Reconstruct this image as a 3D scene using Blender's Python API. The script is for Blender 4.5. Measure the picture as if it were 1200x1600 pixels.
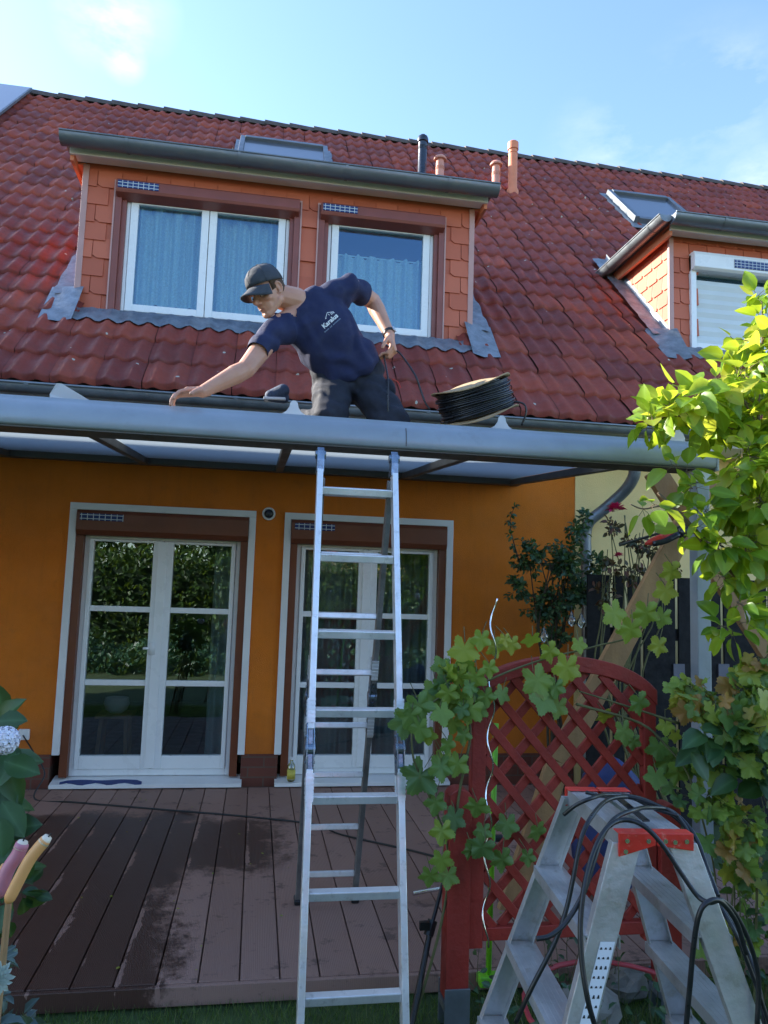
import bpy, bmesh, math, random
import numpy as np
from mathutils import Vector, Matrix
from mathutils.bvhtree import BVHTree
rnd = random.Random(7)
NR = np.random.RandomState(11)
R = math.radians
for o in list(bpy.data.objects): bpy.data.objects.remove(o)
scene = bpy.context.scene
COL = scene.collection

# ------------------------------------------------------------------ camera
CAMLOC = Vector((0, 0, 1.67)); PITCH, YAW, ROLL, F = R(5.93), R(9.33), R(1.86), 1180.0
c_f = Vector((math.sin(YAW)*math.cos(PITCH), math.cos(YAW)*math.cos(PITCH), math.sin(PITCH)))
c_r = Vector((math.cos(YAW), -math.sin(YAW), 0)); c_u = c_r.cross(c_f)
c_r, c_u = c_r*math.cos(ROLL)+c_u*math.sin(ROLL), -c_r*math.sin(ROLL)+c_u*math.cos(ROLL)
cam = bpy.data.objects.new("camera", bpy.data.cameras.new("camera")); COL.objects.link(cam)
m = Matrix((c_r, c_u, -c_f)).transposed().to_4x4(); m.translation = CAMLOC
cam.matrix_world = m
cam.data.sensor_width = 36; cam.data.lens = 36*F/1600; cam.data.clip_start = .05; cam.data.clip_end = 1000
scene.camera = cam
scene.render.resolution_x, scene.render.resolution_y = 768, 1024

# ------------------------------------------------------------------ light
SUN_AZ, SUN_EL = R(-60), R(27)          # azimuth from +Y, negative = to the left
sd = Vector((math.sin(SUN_AZ)*math.cos(SUN_EL), math.cos(SUN_AZ)*math.cos(SUN_EL), math.sin(SUN_EL)))
world = bpy.data.worlds.new("World"); scene.world = world; world.use_nodes = True
wn, wl = world.node_tree.nodes, world.node_tree.links
bg = wn["Background"]
sky = wn.new("ShaderNodeTexSky"); sky.sky_type = 'NISHITA'; sky.sun_disc = False
sky.sun_elevation = SUN_EL; sky.sun_rotation = SUN_AZ; sky.air_density = 1.0; sky.dust_density = 0.55; sky.ozone_density = 2.0
tc = wn.new("ShaderNodeTexCoord"); mp = wn.new("ShaderNodeMapping"); mp.inputs['Scale'].default_value = (1, 1, 2.2)
wl.new(tc.outputs['Generated'], mp.inputs['Vector'])
cn = wn.new("ShaderNodeTexNoise"); cn.inputs['Scale'].default_value = 4.5; cn.inputs['Detail'].default_value = 7; cn.inputs['Roughness'].default_value = .62
wl.new(mp.outputs[0], cn.inputs['Vector'])
def wmath(op, a, b=None, c=None, clamp=False):
    n = wn.new("ShaderNodeMath"); n.operation = op; n.use_clamp = clamp
    for i, v in enumerate((a, b, c)):
        if v is None: continue
        if hasattr(v, 'is_linked') or isinstance(v, bpy.types.NodeSocket): wl.new(v, n.inputs[i])
        else: n.inputs[i].default_value = v
    return n.outputs[0]
def raydir(px, py):
    return (c_f + c_r*((px-600)/F) - c_u*((py-800)/F)).normalized()
cover = None                              # patches of sky that carry a cloud, soft round regions broken up by the noise
for (px, py, rad, amt) in ((160, 30, .055, .8), (195, 95, .026, .8), (215, 20, .05, .3), (1110, 170, .10, .34), (950, 240, .085, .36), (1190, 300, .05, .75), (1150,135,.05,.3)):
    d = raydir(px, py)
    vm = wn.new("ShaderNodeVectorMath"); vm.operation = 'DISTANCE'; wl.new(tc.outputs['Generated'], vm.inputs[0]); vm.inputs[1].default_value = d
    t = wmath('MULTIPLY', wmath('SUBTRACT', 1, wmath('DIVIDE', vm.outputs['Value'], rad, clamp=False), clamp=True), amt*1.15)
    cover = t if cover is None else wmath('ADD', cover, t)
nz = wmath('MULTIPLY', wmath('SUBTRACT', cn.outputs['Fac'], .40), 3.2, clamp=True)
fac = wmath('MULTIPLY', wmath('MULTIPLY', cover, nz), 1, clamp=True)
tint = wn.new("ShaderNodeMix"); tint.data_type = 'RGBA'; tint.blend_type = 'MULTIPLY'; tint.inputs['Factor'].default_value = 1; wl.new(sky.outputs[0], tint.inputs['A']); tint.inputs['B'].default_value = (.98, 1.03, 1.10, 1)
mixc = wn.new("ShaderNodeMix"); mixc.data_type = 'RGBA'
wl.new(fac, mixc.inputs['Factor']); wl.new(tint.outputs['Result'], mixc.inputs['A']); mixc.inputs['B'].default_value = (4.3, 4.2, 4.1, 1)
wl.new(mixc.outputs['Result'], bg.inputs['Color']); bg.inputs['Strength'].default_value = .135
sun = bpy.data.objects.new("sun", bpy.data.lights.new("sun", 'SUN')); COL.objects.link(sun)
sun.data.energy = 5.0; sun.data.angle = R(.5); sun.data.color = (1, .93, .82)
sun.rotation_euler = (-sd).to_track_quat('-Z', 'Y').to_euler()
sun.location = (-6, 8, 9)
scene.view_settings.view_transform = 'Standard'; scene.view_settings.look = 'None'; scene.view_settings.gamma = 1
scene.view_settings.exposure = 1.7
scene.cycles.max_bounces = 8; scene.cycles.transparent_max_bounces = 16

# ------------------------------------------------------------------ helpers
def ray(px, py): return c_f + c_r*((px-600)/F) - c_u*((py-800)/F)
def at(px, py, Y): d = ray(px, py); return CAMLOC + d*((Y-CAMLOC.y)/d.y)       # the point of the plane Y that the photo shows at a pixel
ORG = {}
def V(*a): return Vector(a)
def org(p): return ORG.get(p.name, Vector()) if p else Vector()
def empty(name, loc, label=None, cat=None, group=None):
    o = bpy.data.objects.new(name, None); COL.objects.link(o); o.location = loc; ORG[o.name] = Vector(loc); o.empty_display_size = .1
    return tag(o, label, cat, group)
def tag(o, label=None, cat=None, group=None, kind=None):
    if label: o["label"] = label
    if cat: o["category"] = cat
    if group: o["group"] = group
    if kind: o["kind"] = kind
    return o
def tree_copy(o, off, parent=None):
    c = o.copy(); COL.objects.link(c); c.parent = parent
    if parent is None: c.location = o.location + Vector(off)
    ORG[c.name] = ORG[o.name] + Vector(off)
    for ch in list(o.children): tree_copy(ch, off, c)
    return c
class MB:
    def __init__(s): s.v = []; s.f = []
    def add(s, vs, fs):
        n = len(s.v); s.v += [Vector(v) for v in vs]; s.f += [tuple(i+n for i in f) for f in fs]; return s
    def box(s, a, b, M=None):
        x0, y0, z0 = a; x1, y1, z1 = b
        vs = [Vector(p) for p in ((x0,y0,z0),(x1,y0,z0),(x1,y1,z0),(x0,y1,z0),(x0,y0,z1),(x1,y0,z1),(x1,y1,z1),(x0,y1,z1))]
        if M: vs = [M @ v for v in vs]
        return s.add(vs, [(0,3,2,1),(4,5,6,7),(0,1,5,4),(1,2,6,5),(2,3,7,6),(3,0,4,7)])
    def bar(s, p, q, w, h, up=(0,0,1)):
        """box from p to q, w wide (side), h high (along up)"""
        p, q = Vector(p), Vector(q); d = (q-p); L = d.length; d.normalize(); sdv = d.cross(Vector(up)).normalized(); u = sdv.cross(d)
        M = Matrix((sdv, d, u)).transposed().to_4x4(); M.translation = p
        return s.box((-w/2, 0, -h/2), (w/2, L, h/2), M)
    def prism(s, pts, axis, a, b):
        """closed 2-D outline extruded along an axis from a to b; pts are the two other coordinates in xyz order"""
        def P(u, v, t): return {0:(t,u,v),1:(u,t,v),2:(u,v,t)}[axis]
        n = len(pts); vs = [P(u,v,a) for u,v in pts]+[P(u,v,b) for u,v in pts]
        fs = [tuple(range(n))[::-1], tuple(range(n,2*n))]+[(i,(i+1)%n,n+(i+1)%n,n+i) for i in range(n)]
        return s.add(vs, fs)
    def tube(s, path, r, n=8, caps=True):
        path = [Vector(p) for p in path]; N = len(path); rs = r if hasattr(r, '__len__') else [r]*N
        prev = None; vs = []
        for i, p in enumerate(path):
            t = (path[min(i+1,N-1)]-path[max(i-1,0)]).normalized()
            if prev is None: prev = t.orthogonal().normalized()
            a = (prev - t*prev.dot(t)); a = a.normalized() if a.length > 1e-6 else t.orthogonal().normalized(); b = t.cross(a); prev = a
            vs += [p+(a*math.cos(2*math.pi*k/n)+b*math.sin(2*math.pi*k/n))*rs[i] for k in range(n)]
        fs = [(i*n+k, i*n+(k+1)%n, (i+1)*n+(k+1)%n, (i+1)*n+k) for i in range(N-1) for k in range(n)]
        if caps: fs += [tuple(range(n))[::-1], tuple((N-1)*n+k for k in range(n))]
        return s.add(vs, fs)
    def lathe(s, prof, c=(0,0,0), n=20, M=None):
        c = Vector(c); vs = []
        for r_, z in prof:
            for k in range(n):
                v = Vector((r_*math.cos(2*math.pi*k/n), r_*math.sin(2*math.pi*k/n), z)); vs.append((M @ v if M else v)+c)
        N = len(prof); fs = [(i*n+k, i*n+(k+1)%n, (i+1)*n+(k+1)%n, (i+1)*n+k) for i in range(N-1) for k in range(n)]
        fs += [tuple(range(n))[::-1], tuple((N-1)*n+k for k in range(n))]
        return s.add(vs, fs)
    def ell(s, c, ax, n=16, m=10):
        """ellipsoid; ax = three axis vectors"""
        c = Vector(c); a, b, d = [Vector(x) for x in ax]; vs = [c-d]
        for i in range(1, m):
            th = math.pi*i/m-math.pi/2
            for k in range(n):
                ph = 2*math.pi*k/n; vs.append(c+a*math.cos(th)*math.cos(ph)+b*math.cos(th)*math.sin(ph)+d*math.sin(th))
        vs.append(c+d); fs = [(0, 1+(k+1)%n, 1+k) for k in range(n)]
        for i in range(m-2): fs += [(1+i*n+k, 1+i*n+(k+1)%n, 1+(i+1)*n+(k+1)%n, 1+(i+1)*n+k) for k in range(n)]
        fs += [(1+(m-2)*n+k, 1+(m-2)*n+(k+1)%n, len(vs)-1) for k in range(n)]
        return s.add(vs, fs)
    def build(s, name, mt, parent=None, smooth=False, bevel=0, auto=None):
        o_ = org(parent)
        me = bpy.data.meshes.new(name); me.from_pydata([v-o_ for v in s.v], [], s.f); me.validate()
        bm = bmesh.new(); bm.from_mesh(me); bmesh.ops.recalc_face_normals(bm, faces=bm.faces); bm.to_mesh(me); bm.free()
        me.materials.append(mt)
        o = bpy.data.objects.new(name, me); COL.objects.link(o)
        if parent: o.parent = parent
        ORG[o.name] = o_
        if smooth:
            me.shade_smooth()
            if auto:
                me.set_sharp_from_angle(angle=R(auto))
        if bevel:
            b = o.modifiers.new("bevel", 'BEVEL'); b.width = bevel; b.segments = 2; b.limit_method = 'ANGLE'; b.angle_limit = R(40)
        return o
def spline(pts, n=10):
    pts = [Vector(p) for p in pts]; P = [pts[0]*2-pts[1]]+pts+[pts[-1]*2-pts[-2]]; out = []
    for i in range(1, len(P)-2):
        a, b, c, d = P[i-1:i+3]
        for k in range(n):
            t = k/n; out.append(.5*((2*b)+(c-a)*t+(2*a-5*b+4*c-d)*t*t+(3*b-a-3*c+d)*t**3))
    out.append(pts[-1]); return out

# ------------------------------------------------------------------ materials
class NT:
    def __init__(s, name):
        s.m = bpy.data.materials.new(name); s.m.use_nodes = True; s.n = s.m.node_tree.nodes; s.l = s.m.node_tree.links
        s.b = s.n["Principled BSDF"]; s.out = s.n["Material Output"]; s.tc = s.n.new("ShaderNodeTexCoord")
    def link(s, a, b): s.l.new(a, b)
    def val(s, inp, v):
        if isinstance(v, bpy.types.NodeSocket): s.l.new(v, inp)
        else: inp.default_value = v
    def map(s, scale=(1,1,1), rot=(0,0,0), src=None):
        n = s.n.new("ShaderNodeMapping"); n.inputs['Scale'].default_value = scale; n.inputs['Rotation'].default_value = rot
        s.l.new(src or s.tc.outputs['Object'], n.inputs['Vector']); return n.outputs[0]
    def noise(s, scale, detail=4, rough=.55, vec=None, dist=0):
        n = s.n.new("ShaderNodeTexNoise"); n.inputs['Scale'].default_value = scale; n.inputs['Detail'].default_value = detail; n.inputs['Roughness'].default_value = rough; n.inputs['Distortion'].default_value = dist
        s.l.new(vec or s.tc.outputs['Object'], n.inputs['Vector']); return n.outputs['Fac']
    def ramp(s, f, stops):
        n = s.n.new("ShaderNodeValToRGB"); e = n.color_ramp.elements
        while len(e) < len(stops): e.new(.5)
        for i, (p, c) in enumerate(stops):
            e[i].position = p; e[i].color = (c[0], c[1], c[2], 1) if hasattr(c, '__len__') else (c, c, c, 1)
        s.l.new(f, n.inputs[0]); return n.outputs[0]
    def mix(s, f, a, b, mode='MIX'):
        n = s.n.new("ShaderNodeMix"); n.data_type = 'RGBA'; n.blend_type = mode
        s.val(n.inputs['Factor'], f)
        for k, v in (('A', a), ('B', b)):
            if isinstance(v, bpy.types.NodeSocket): s.l.new(v, n.inputs[k])
            else: n.inputs[k].default_value = (*v, 1)
        return n.outputs['Result']
    def math(s, op, a, b=0., clamp=False):
        n = s.n.new("ShaderNodeMath"); n.operation = op; n.use_clamp = clamp; s.val(n.inputs[0], a); s.val(n.inputs[1], b); return n.outputs[0]
    def bump(s, h, strength=.3, dist=.01):
        n = s.n.new("ShaderNodeBump"); n.inputs['Strength'].default_value = strength; n.inputs['Distance'].default_value = dist
        s.l.new(h, n.inputs['Height']); s.l.new(n.outputs[0], s.b.inputs['Normal'])
def simple(name, c, rough=.6, metal=0., var=.15, scale=8, bs=0., bscale=60, dirt=None, spec=None, stretch=(1,1,1)):
    t = NT(name); vec = t.map(stretch)
    f = t.noise(scale, 5, .6, vec)
    lo = tuple(x*(1-var) for x in c); hi = tuple(min(1, x*(1+var)) for x in c)
    col = t.ramp(f, [(.3, lo), (.7, hi)])
    if dirt:
        g = t.ramp(t.noise(scale*3.1, 8, .7), [(.56, 0), (.72, 1)]); col = t.mix(t.math('MULTIPLY', g, dirt[1]), col, dirt[0])
    t.link(col, t.b.inputs['Base Color'])
    r = t.noise(scale*2.3, 4); t.link(t.ramp(r, [(.3, max(0, rough-.1)), (.7, min(1, rough+.1))]), t.b.inputs['Roughness'])
    t.b.inputs['Metallic'].default_value = metal
    if spec is not None: t.b.inputs['Specular IOR Level'].default_value = spec
    if bs: t.bump(t.noise(bscale, 4), bs, .01)
    return t.m
M = {}
M['orange'] = simple('orange_render', (.68,.180,.011), .88, 0, .12, 2.2, .6, 140, ((.42,.12,.02), .35))
def weather(m, dirtc, z0):
    nt = m.node_tree; b_ = nt.nodes['Principled BSDF']; src = b_.inputs['Base Color'].links[0].from_socket
    t_ = NT.__new__(NT); t_.m = m; t_.n = nt.nodes; t_.l = nt.links; t_.b = b_; t_.tc = [x for x in nt.nodes if x.type == 'TEX_COORD'][0]
    sx_ = t_.n.new("ShaderNodeSeparateXYZ"); t_.link(t_.tc.outputs['Object'], sx_.inputs[0])
    low = t_.math('MULTIPLY', t_.math('SUBTRACT', z0, t_.math('ADD', sx_.outputs[2], t_.math('MULTIPLY', t_.noise(5, 6, .7), .5))), 1.8, True)
    streak = t_.ramp(t_.noise(3.2, 6, .7, t_.map((5, 5, .35))), [(.52, 0), (.75, 1)])
    fine = t_.ramp(t_.noise(210, 3, .7), [(.35, 0), (.75, 1)])
    f_ = t_.math('ADD', t_.math('ADD', t_.math('MULTIPLY', low, .55), t_.math('MULTIPLY', streak, .22)), t_.math('MULTIPLY', fine, .20), True)
    t_.link(t_.mix(f_, src, dirtc), b_.inputs['Base Color'])
weather(M['orange'], (.33,.10,.02), .95)
M['yellow'] = simple('yellow_render', (.85,.64,.28), .88, 0, .07, 1.5, .4, 160)
M['white'] = simple('white_pvc', (.80,.82,.83), .32, 0, .03, 4)
M['trimwhite'] = simple('white_trim_paint', (.75,.75,.75), .7, 0, .06, 3, .15, 120)
M['brown'] = simple('brown_painted_metal', (.16,.045,.018), .38, 0, .1, 5)
M['rust'] = simple('red_brown_frame_paint', (.23,.062,.045), .42, 0, .1, 5)
M['lavtrim'] = simple('pale_red_edge_trim', (.48,.27,.24), .45, 0, .08, 5)
M['zinc'] = simple('weathered_zinc', (.20,.225,.245), .42, .55, .22, 5, .2, 30, ((.34,.33,.30), .5))
M['zincdark'] = simple('dark_zinc_gutter', (.16,.185,.215), .42, .5, .22, 3, .15, 25, ((.28,.25,.2), .35), stretch=(.3,1,1))
M['lead'] = simple('lead_flashing', (.20,.23,.27), .48, .3, .3, 9, .6, 20, ((.4,.42,.42), .5))
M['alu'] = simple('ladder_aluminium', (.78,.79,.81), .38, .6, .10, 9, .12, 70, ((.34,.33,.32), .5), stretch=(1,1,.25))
M['alurear'] = simple('shaded_ladder_aluminium', (.20,.20,.20), .5, .5, .3, 9, .2, 60, ((.09,.085,.08), .6))  # rear-rail copy of the aluminium, shade put into its darker colour
M['alusmooth'] = simple('step_aluminium', (.52,.52,.52), .42, .7, .28, 5, .15, 45, ((.30,.28,.22), .75))
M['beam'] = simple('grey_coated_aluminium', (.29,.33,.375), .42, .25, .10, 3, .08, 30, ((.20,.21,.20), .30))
M['beamdark'] = simple('dark_grey_coat_and_shade', (.10,.095,.09), .6, .1, .1, 3)  # coat of rafters and wall plate; also the painted shade under the beam
M['bracket'] = simple('light_grey_bracket_plate', (.50,.52,.54), .5, .3, .08, 6)
M['blacksteel'] = simple('black_steel', (.06,.068,.082), .34, .8, .2, 20)
M['rubber'] = simple('black_rubber_hose', (.012,.013,.015), .36, 0, .2, 30)
M['cablecoil'] = simple('black_cable_jacket', (.016,.017,.02), .33, 0, .2, 30)
M['redplastic'] = simple('red_plastic_cap', (.62,.035,.022), .42, 0, .12, 14, .1, 60, ((.75,.42,.3), .5))
M['redwood'] = simple('red_stained_wood', (.27,.024,.016), .55, 0, .25, 7, .3, 50, ((.15,.018,.014), .5), stretch=(1,1,.35))
M['timber'] = simple('weathered_timber', (.33,.19,.085), .7, 0, .3, 6, .3, 40, stretch=(1,1,.2))
M['blackfence'] = simple('black_fence_board', (.007,.007,.008), .9, 0, .3, 10, .2, 60)
M['greyplate'] = simple('grey_fence_clip', (.12,.12,.15), .6, 0, .1, 8)
M['green_plastic'] = simple('lime_green_plastic', (.20,.62,.03), .4, 0, .08, 8)
M['terracotta'] = simple('terracotta_pipe', (.60,.20,.10), .6, 0, .12, 6)
M['pinkpipe'] = simple('faded_pink_pipe', (.52,.23,.17), .6, 0, .12, 6)
M['ridge'] = simple('dark_ridge_tile', (.075,.06,.055), .8, 0, .35, 6, .5, 30, ((.16,.14,.10), .6))
M['card'] = simple('cardboard', (.40,.28,.16), .8, 0, .12, 7, .2, 30)
M['blue'] = simple('blue_fabric', (.03,.05,.17), .7, 0, .2, 8)
M['solarcell'] = None
t = NT('solar_cells'); br = t.n.new("ShaderNodeTexBrick"); br.offset = 0
br.inputs['Scale'].default_value = 1; br.inputs['Brick Width'].default_value = .045; br.inputs['Row Height'].default_value = .03; br.inputs['Mortar Size'].default_value = .003
br.inputs['Color1'].default_value = (.01,.03,.13,1); br.inputs['Color2'].default_value = (.012,.035,.16,1); br.inputs['Mortar'].default_value = (.5,.55,.6,1)
t.link(t.map((1,1,1), (R(90),0,0)), br.inputs['Vector']); t.link(br.outputs[0], t.b.inputs['Base Color']); t.b.inputs['Roughness'].default_value = .25; M['solarcell'] = t.m
t = NT('photovoltaic_glass'); t.b.inputs['Base Color'].default_value = (.06,.075,.10,1); t.b.inputs['Roughness'].default_value = .28; t.b.inputs['Coat Weight'].default_value = .6; M['pv'] = t.m

# roof tiles: red concrete, each tile with its own tone, dark weathering at the lower edges and lichen spots
t = NT('red_roof_tile'); at_ = t.n.new("ShaderNodeAttribute"); at_.attribute_name = 'tone'
base = t.ramp(at_.outputs['Fac'], [(0, (.17,.028,.020)), (.5, (.235,.037,.022)), (1, (.31,.055,.026))])
w = t.ramp(t.noise(2.2, 6, .7), [(.42, 0), (.68, 1)]); col = t.mix(t.math('MULTIPLY', w, .42), base, (.12,.038,.032))
w2 = t.ramp(t.noise(14, 6, .75), [(.5, 0), (.72, 1)]); col = t.mix(t.math('MULTIPLY', w2, .40), col, (.085,.036,.028))
vo = t.n.new("ShaderNodeTexVoronoi"); vo.inputs['Scale'].default_value = 5.5; t.link(t.tc.outputs['Object'], vo.inputs['Vector'])
sp = t.math('LESS_THAN', vo.outputs['Distance'], t.math('MULTIPLY', t.noise(40, 2), .15)); sp = t.math('MULTIPLY', sp, t.math('GREATER_THAN', t.noise(1.1, 3), .50))
col = t.mix(sp, col, (.42,.42,.36)); t.link(col, t.b.inputs['Base Color'])
t.link(t.ramp(t.noise(9, 4), [(.3, .55), (.7, .82)]), t.b.inputs['Roughness']); t.bump(t.noise(70, 5), .35, .008); M['tile'] = t.m

# clay coloured slates of the dormers
t = NT('terracotta_slate'); at_ = t.n.new("ShaderNodeAttribute"); at_.attribute_name = 'tone'
col = t.ramp(at_.outputs['Fac'], [(0, (.47,.105,.050)), (1, (.60,.155,.078))]); col = t.mix(t.math('MULTIPLY', t.noise(6, 5), .3), col, (.35,.10,.05))
t.link(col, t.b.inputs['Base Color']); t.b.inputs['Roughness'].default_value = .6; t.bump(t.noise(90, 3), .12, .004); M['slate'] = t.m

# brick plinth
t = NT('dark_red_brick'); br = t.n.new("ShaderNodeTexBrick"); br.inputs['Scale'].default_value = 1; br.inputs['Brick Width'].default_value = .25; br.inputs['Row Height'].default_value = .078; br.inputs['Mortar Size'].default_value = .006
br.inputs['Color1'].default_value = (.13,.035,.022,1); br.inputs['Color2'].default_value = (.17,.05,.03,1); br.inputs['Mortar'].default_value = (.11,.075,.055,1)
t.link(t.map((1,1,1), (R(90),0,0)), br.inputs['Vector']); t.link(t.mix(t.math('MULTIPLY', t.noise(9, 6), .5), br.outputs[0], (.10,.03,.02)), t.b.inputs['Base Color']); t.b.inputs['Roughness'].default_value = .8
t.bump(br.outputs['Fac'], -.4, .01); M['brick'] = t.m

# terrace boards: grooved composite with a wet patch (darker, glossier) on the left
t = NT('composite_deck_board'); sx = t.n.new("ShaderNodeSeparateXYZ"); t.link(t.tc.outputs['Object'], sx.inputs[0])
at_ = t.n.new("ShaderNodeAttribute"); at_.attribute_name = 'tone'
base = t.ramp(at_.outputs['Fac'], [(0, (.27,.150,.112)), (1, (.35,.205,.160))])
base = t.mix(t.ramp(t.noise(3, 6, .7), [(.4, 0), (.75, .5)]), base, (.27,.17,.15))
stain = t.ramp(t.noise(8, 5, .7), [(.57, 0), (.66, 1)]); base = t.mix(t.math('MULTIPLY', stain, .6), base, (.06,.035,.03))
nx = t.math('MULTIPLY', t.math('SUBTRACT', t.noise(2.3, 7, .72), .5), .75)
nf = t.math('MULTIPLY', t.math('SUBTRACT', t.noise(16, 5, .7), .5), .35)
X = t.math('ADD', t.math('ADD', sx.outputs[0], nx), nf); Yc = t.math('ADD', t.math('ADD', sx.outputs[1], nx), nf)
def band(a, v, b, k=8):   # 1 inside a..b
    return t.math('MULTIPLY', t.math('MULTIPLY', t.math('SUBTRACT', v, a), k, True), t.math('MULTIPLY', t.math('SUBTRACT', b, v), k, True))
left = t.math('MULTIPLY', t.math('MULTIPLY', t.math('SUBTRACT', -.27, X), 9, True), t.math('MULTIPLY', t.math('SUBTRACT', 5.64, Yc), 8, True))
tongue = t.math('MULTIPLY', band(4.42, Yc, 5.50), band(-1, X, .26))
wet = t.math('MAXIMUM', left, tongue)
# dry streaks along the left edge of a few boards inside the wet patch
fr = t.math('FRACT', t.math('DIVIDE', t.math('ADD', sx.outputs[0], 2.6), .163)); edge = t.math('LESS_THAN', t.math('MULTIPLY', t.math('ABSOLUTE', t.math('SUBTRACT', fr, .08)), 1), t.math('MULTIPLY', t.math('SUBTRACT', t.noise(4.2, 5, .7, t.map((1.8,.8,1))), .50), .9))
wet = t.math('MULTIPLY', wet, t.math('SUBTRACT', 1, t.math('MULTIPLY', edge, .85)))
col = t.mix(wet, base, t.mix(.90, base, (.042,.014,.008))); t.link(col, t.b.inputs['Base Color'])
t.link(t.math('SUBTRACT', .72, t.math('MULTIPLY', wet, .22)), t.b.inputs['Roughness'])
wv = t.n.new("ShaderNodeTexWave"); wv.inputs['Scale'].default_value = 40; wv.bands_direction = 'X'; t.link(t.tc.outputs['Object'], wv.inputs['Vector'])
t.bump(t.mix(.25, wv.outputs['Fac'], t.noise(90, 3)), .35, .004); M['deck'] = t.m

t = NT('lawn_soil'); t.link(t.ramp(t.noise(5, 6, .7), [(.3, (.03,.05,.015)), (.7, (.07,.11,.03))]), t.b.inputs['Base Color']); t.b.inputs['Roughness'].default_value = .95; M['lawn'] = t.m

def leafmat(name, stops, trans=.45, rough=.45, tcol=None):
    t = NT(name); a = t.n.new("ShaderNodeAttribute"); a.attribute_name = 'tone'
    col = t.ramp(a.outputs['Fac'], stops); col = t.mix(t.math('MULTIPLY', t.noise(28, 3), .35), col, tuple(x*.6 for x in stops[0][1]))
    ve = t.n.new("ShaderNodeAttribute"); ve.attribute_name = 'vein'
    col = t.mix(t.math('MULTIPLY', t.math('POWER', ve.outputs['Fac'], 5.), .40), col, tuple(min(1, x*1.7+.06) for x in stops[1 if len(stops) > 2 else -1][1]))
    if name in ('grape_leaf', 'glossy_oval_leaf'):
        bl = t.ramp(t.noise(17, 4, .65), [(.64, 0), (.70, 1)]); col = t.mix(t.math('MULTIPLY', bl, .55), col, (.20,.13,.03))
    t.link(col, t.b.inputs['Base Color']); t.b.inputs['Roughness'].default_value = rough
    tr = t.n.new("ShaderNodeBsdfTranslucent")
    t.link(t.mix(.55, col, tcol or (.30,.42,.02)), tr.inputs['Color'])
    ms = t.n.new("ShaderNodeMixShader"); ms.inputs[0].default_value = trans; t.link(t.b.outputs[0], ms.inputs[1]); t.link(tr.outputs[0], ms.inputs[2]); t.link(ms.outputs[0], t.out.inputs[0])
    return t.m
M['leaf_tree'] = leafmat('glossy_oval_leaf', [(0, (.07,.19,.02)), (.5, (.22,.38,.025)), (.85, (.38,.50,.03)), (1, (.55,.52,.07))], .55, .34, (.62,.72,.04))
M['leaf_vine'] = leafmat('grape_leaf', [(0, (.07,.16,.06)), (.35, (.15,.27,.055)), (.65, (.30,.40,.045)), (.93, (.48,.45,.05)), (1, (.38,.18,.04))], .34, .5)
M['leaf_rose'] = leafmat('rose_leaflet', [(0, (.02,.065,.035)), (.8, (.05,.13,.06)), (1, (.09,.15,.05))], .25, .42)
M['leaf_red'] = leafmat('reddish_rose_leaflet', [(0, (.05,.03,.015)), (.5, (.05,.075,.03)), (1, (.16,.045,.03))], .25, .45, (.3,.15,.03))
M['leaf_dark'] = leafmat('hydrangea_leaf', [(0, (.018,.06,.022)), (1, (.045,.12,.03))], .25, .42)
M['leaf_grey'] = leafmat('grey_green_leaf', [(0, (.05,.085,.08)), (1, (.12,.17,.15))], .15, .6)
M['leaf_far'] = leafmat('hedge_leaf', [(0, (.02,.055,.015)), (.7, (.06,.12,.02)), (1, (.12,.16,.03))], .35, .45)
M['grassblade'] = leafmat('grass_blade', [(0, (.05,.11,.02)), (.7, (.11,.21,.035)), (1, (.26,.26,.10))], .3, .5)
M['bark'] = simple('grey_brown_bark', (.14,.10,.06), .85, 0, .35, 12, .6, 40)
M['stem'] = simple('green_brown_stem', (.10,.10,.035), .7, 0, .35, 12, .2, 40)
M['darkstem'] = simple('dark_twig', (.045,.035,.02), .8, 0, .3, 12, .2, 40)
M['petalwhite'] = simple('white_petal', (.78,.76,.82), .6, 0, .06, 30)
M['petalpink'] = simple('pink_rose_petal', (.62,.03,.14), .5, 0, .2, 30)
M['skin'] = None
t = NT('skin'); col = t.ramp(t.noise(9, 5, .6), [(.3, (.50,.235,.15)), (.7, (.60,.31,.21))]); t.link(col, t.b.inputs['Base Color']); t.b.inputs['Roughness'].default_value = .5
t.b.inputs['Subsurface Weight'].default_value = .12; t.b.inputs['Subsurface Radius'].default_value = (.02,.008,.004); t.bump(t.noise(260, 3), .15, .002); M['skin'] = t.m
M['navy'] = simple('navy_cotton', (.013,.019,.068), .85, 0, .12, 10, .35, 300)
M['trouser'] = simple('dark_work_cotton', (.015,.018,.030), .85, 0, .2, 9, .35, 250)
M['capcloth'] = simple('charcoal_cap_cloth', (.045,.052,.066), .85, 0, .15, 12, .35, 300)
M['stubble'] = simple('short_brown_hair', (.10,.055,.03), .85, 0, .3, 60, .6, 400)
M['print'] = simple('white_shirt_print', (.72,.75,.78), .7, 0, .02, 5)
M['printgrey'] = simple('pale_blue_shirt_print', (.30,.38,.50), .7, 0, .02, 5)
M['eye'] = simple('eye_white', (.55,.5,.46), .3, 0, .02, 5)
M['iris'] = simple('dark_iris', (.03,.025,.02), .25, 0, .02, 5)
M['lip'] = simple('lip', (.42,.15,.11), .5, 0, .05, 5)
M['silver'] = simple('polished_silver', (.75,.76,.78), .2, 1, .05, 5)
M['candlepink'] = simple('pink_candle_wax', (.52,.20,.26), .45, 0, .08, 6)
M['candleorange'] = simple('orange_candle_wax', (.75,.36,.13), .45, 0, .08, 6)
M['waxwhite'] = simple('pale_candle_wax', (.78,.66,.5), .5, 0, .05, 8)
M['blind'] = simple('pale_blind_slat', (.60,.65,.66), .5, 0, .04, 3)
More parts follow.
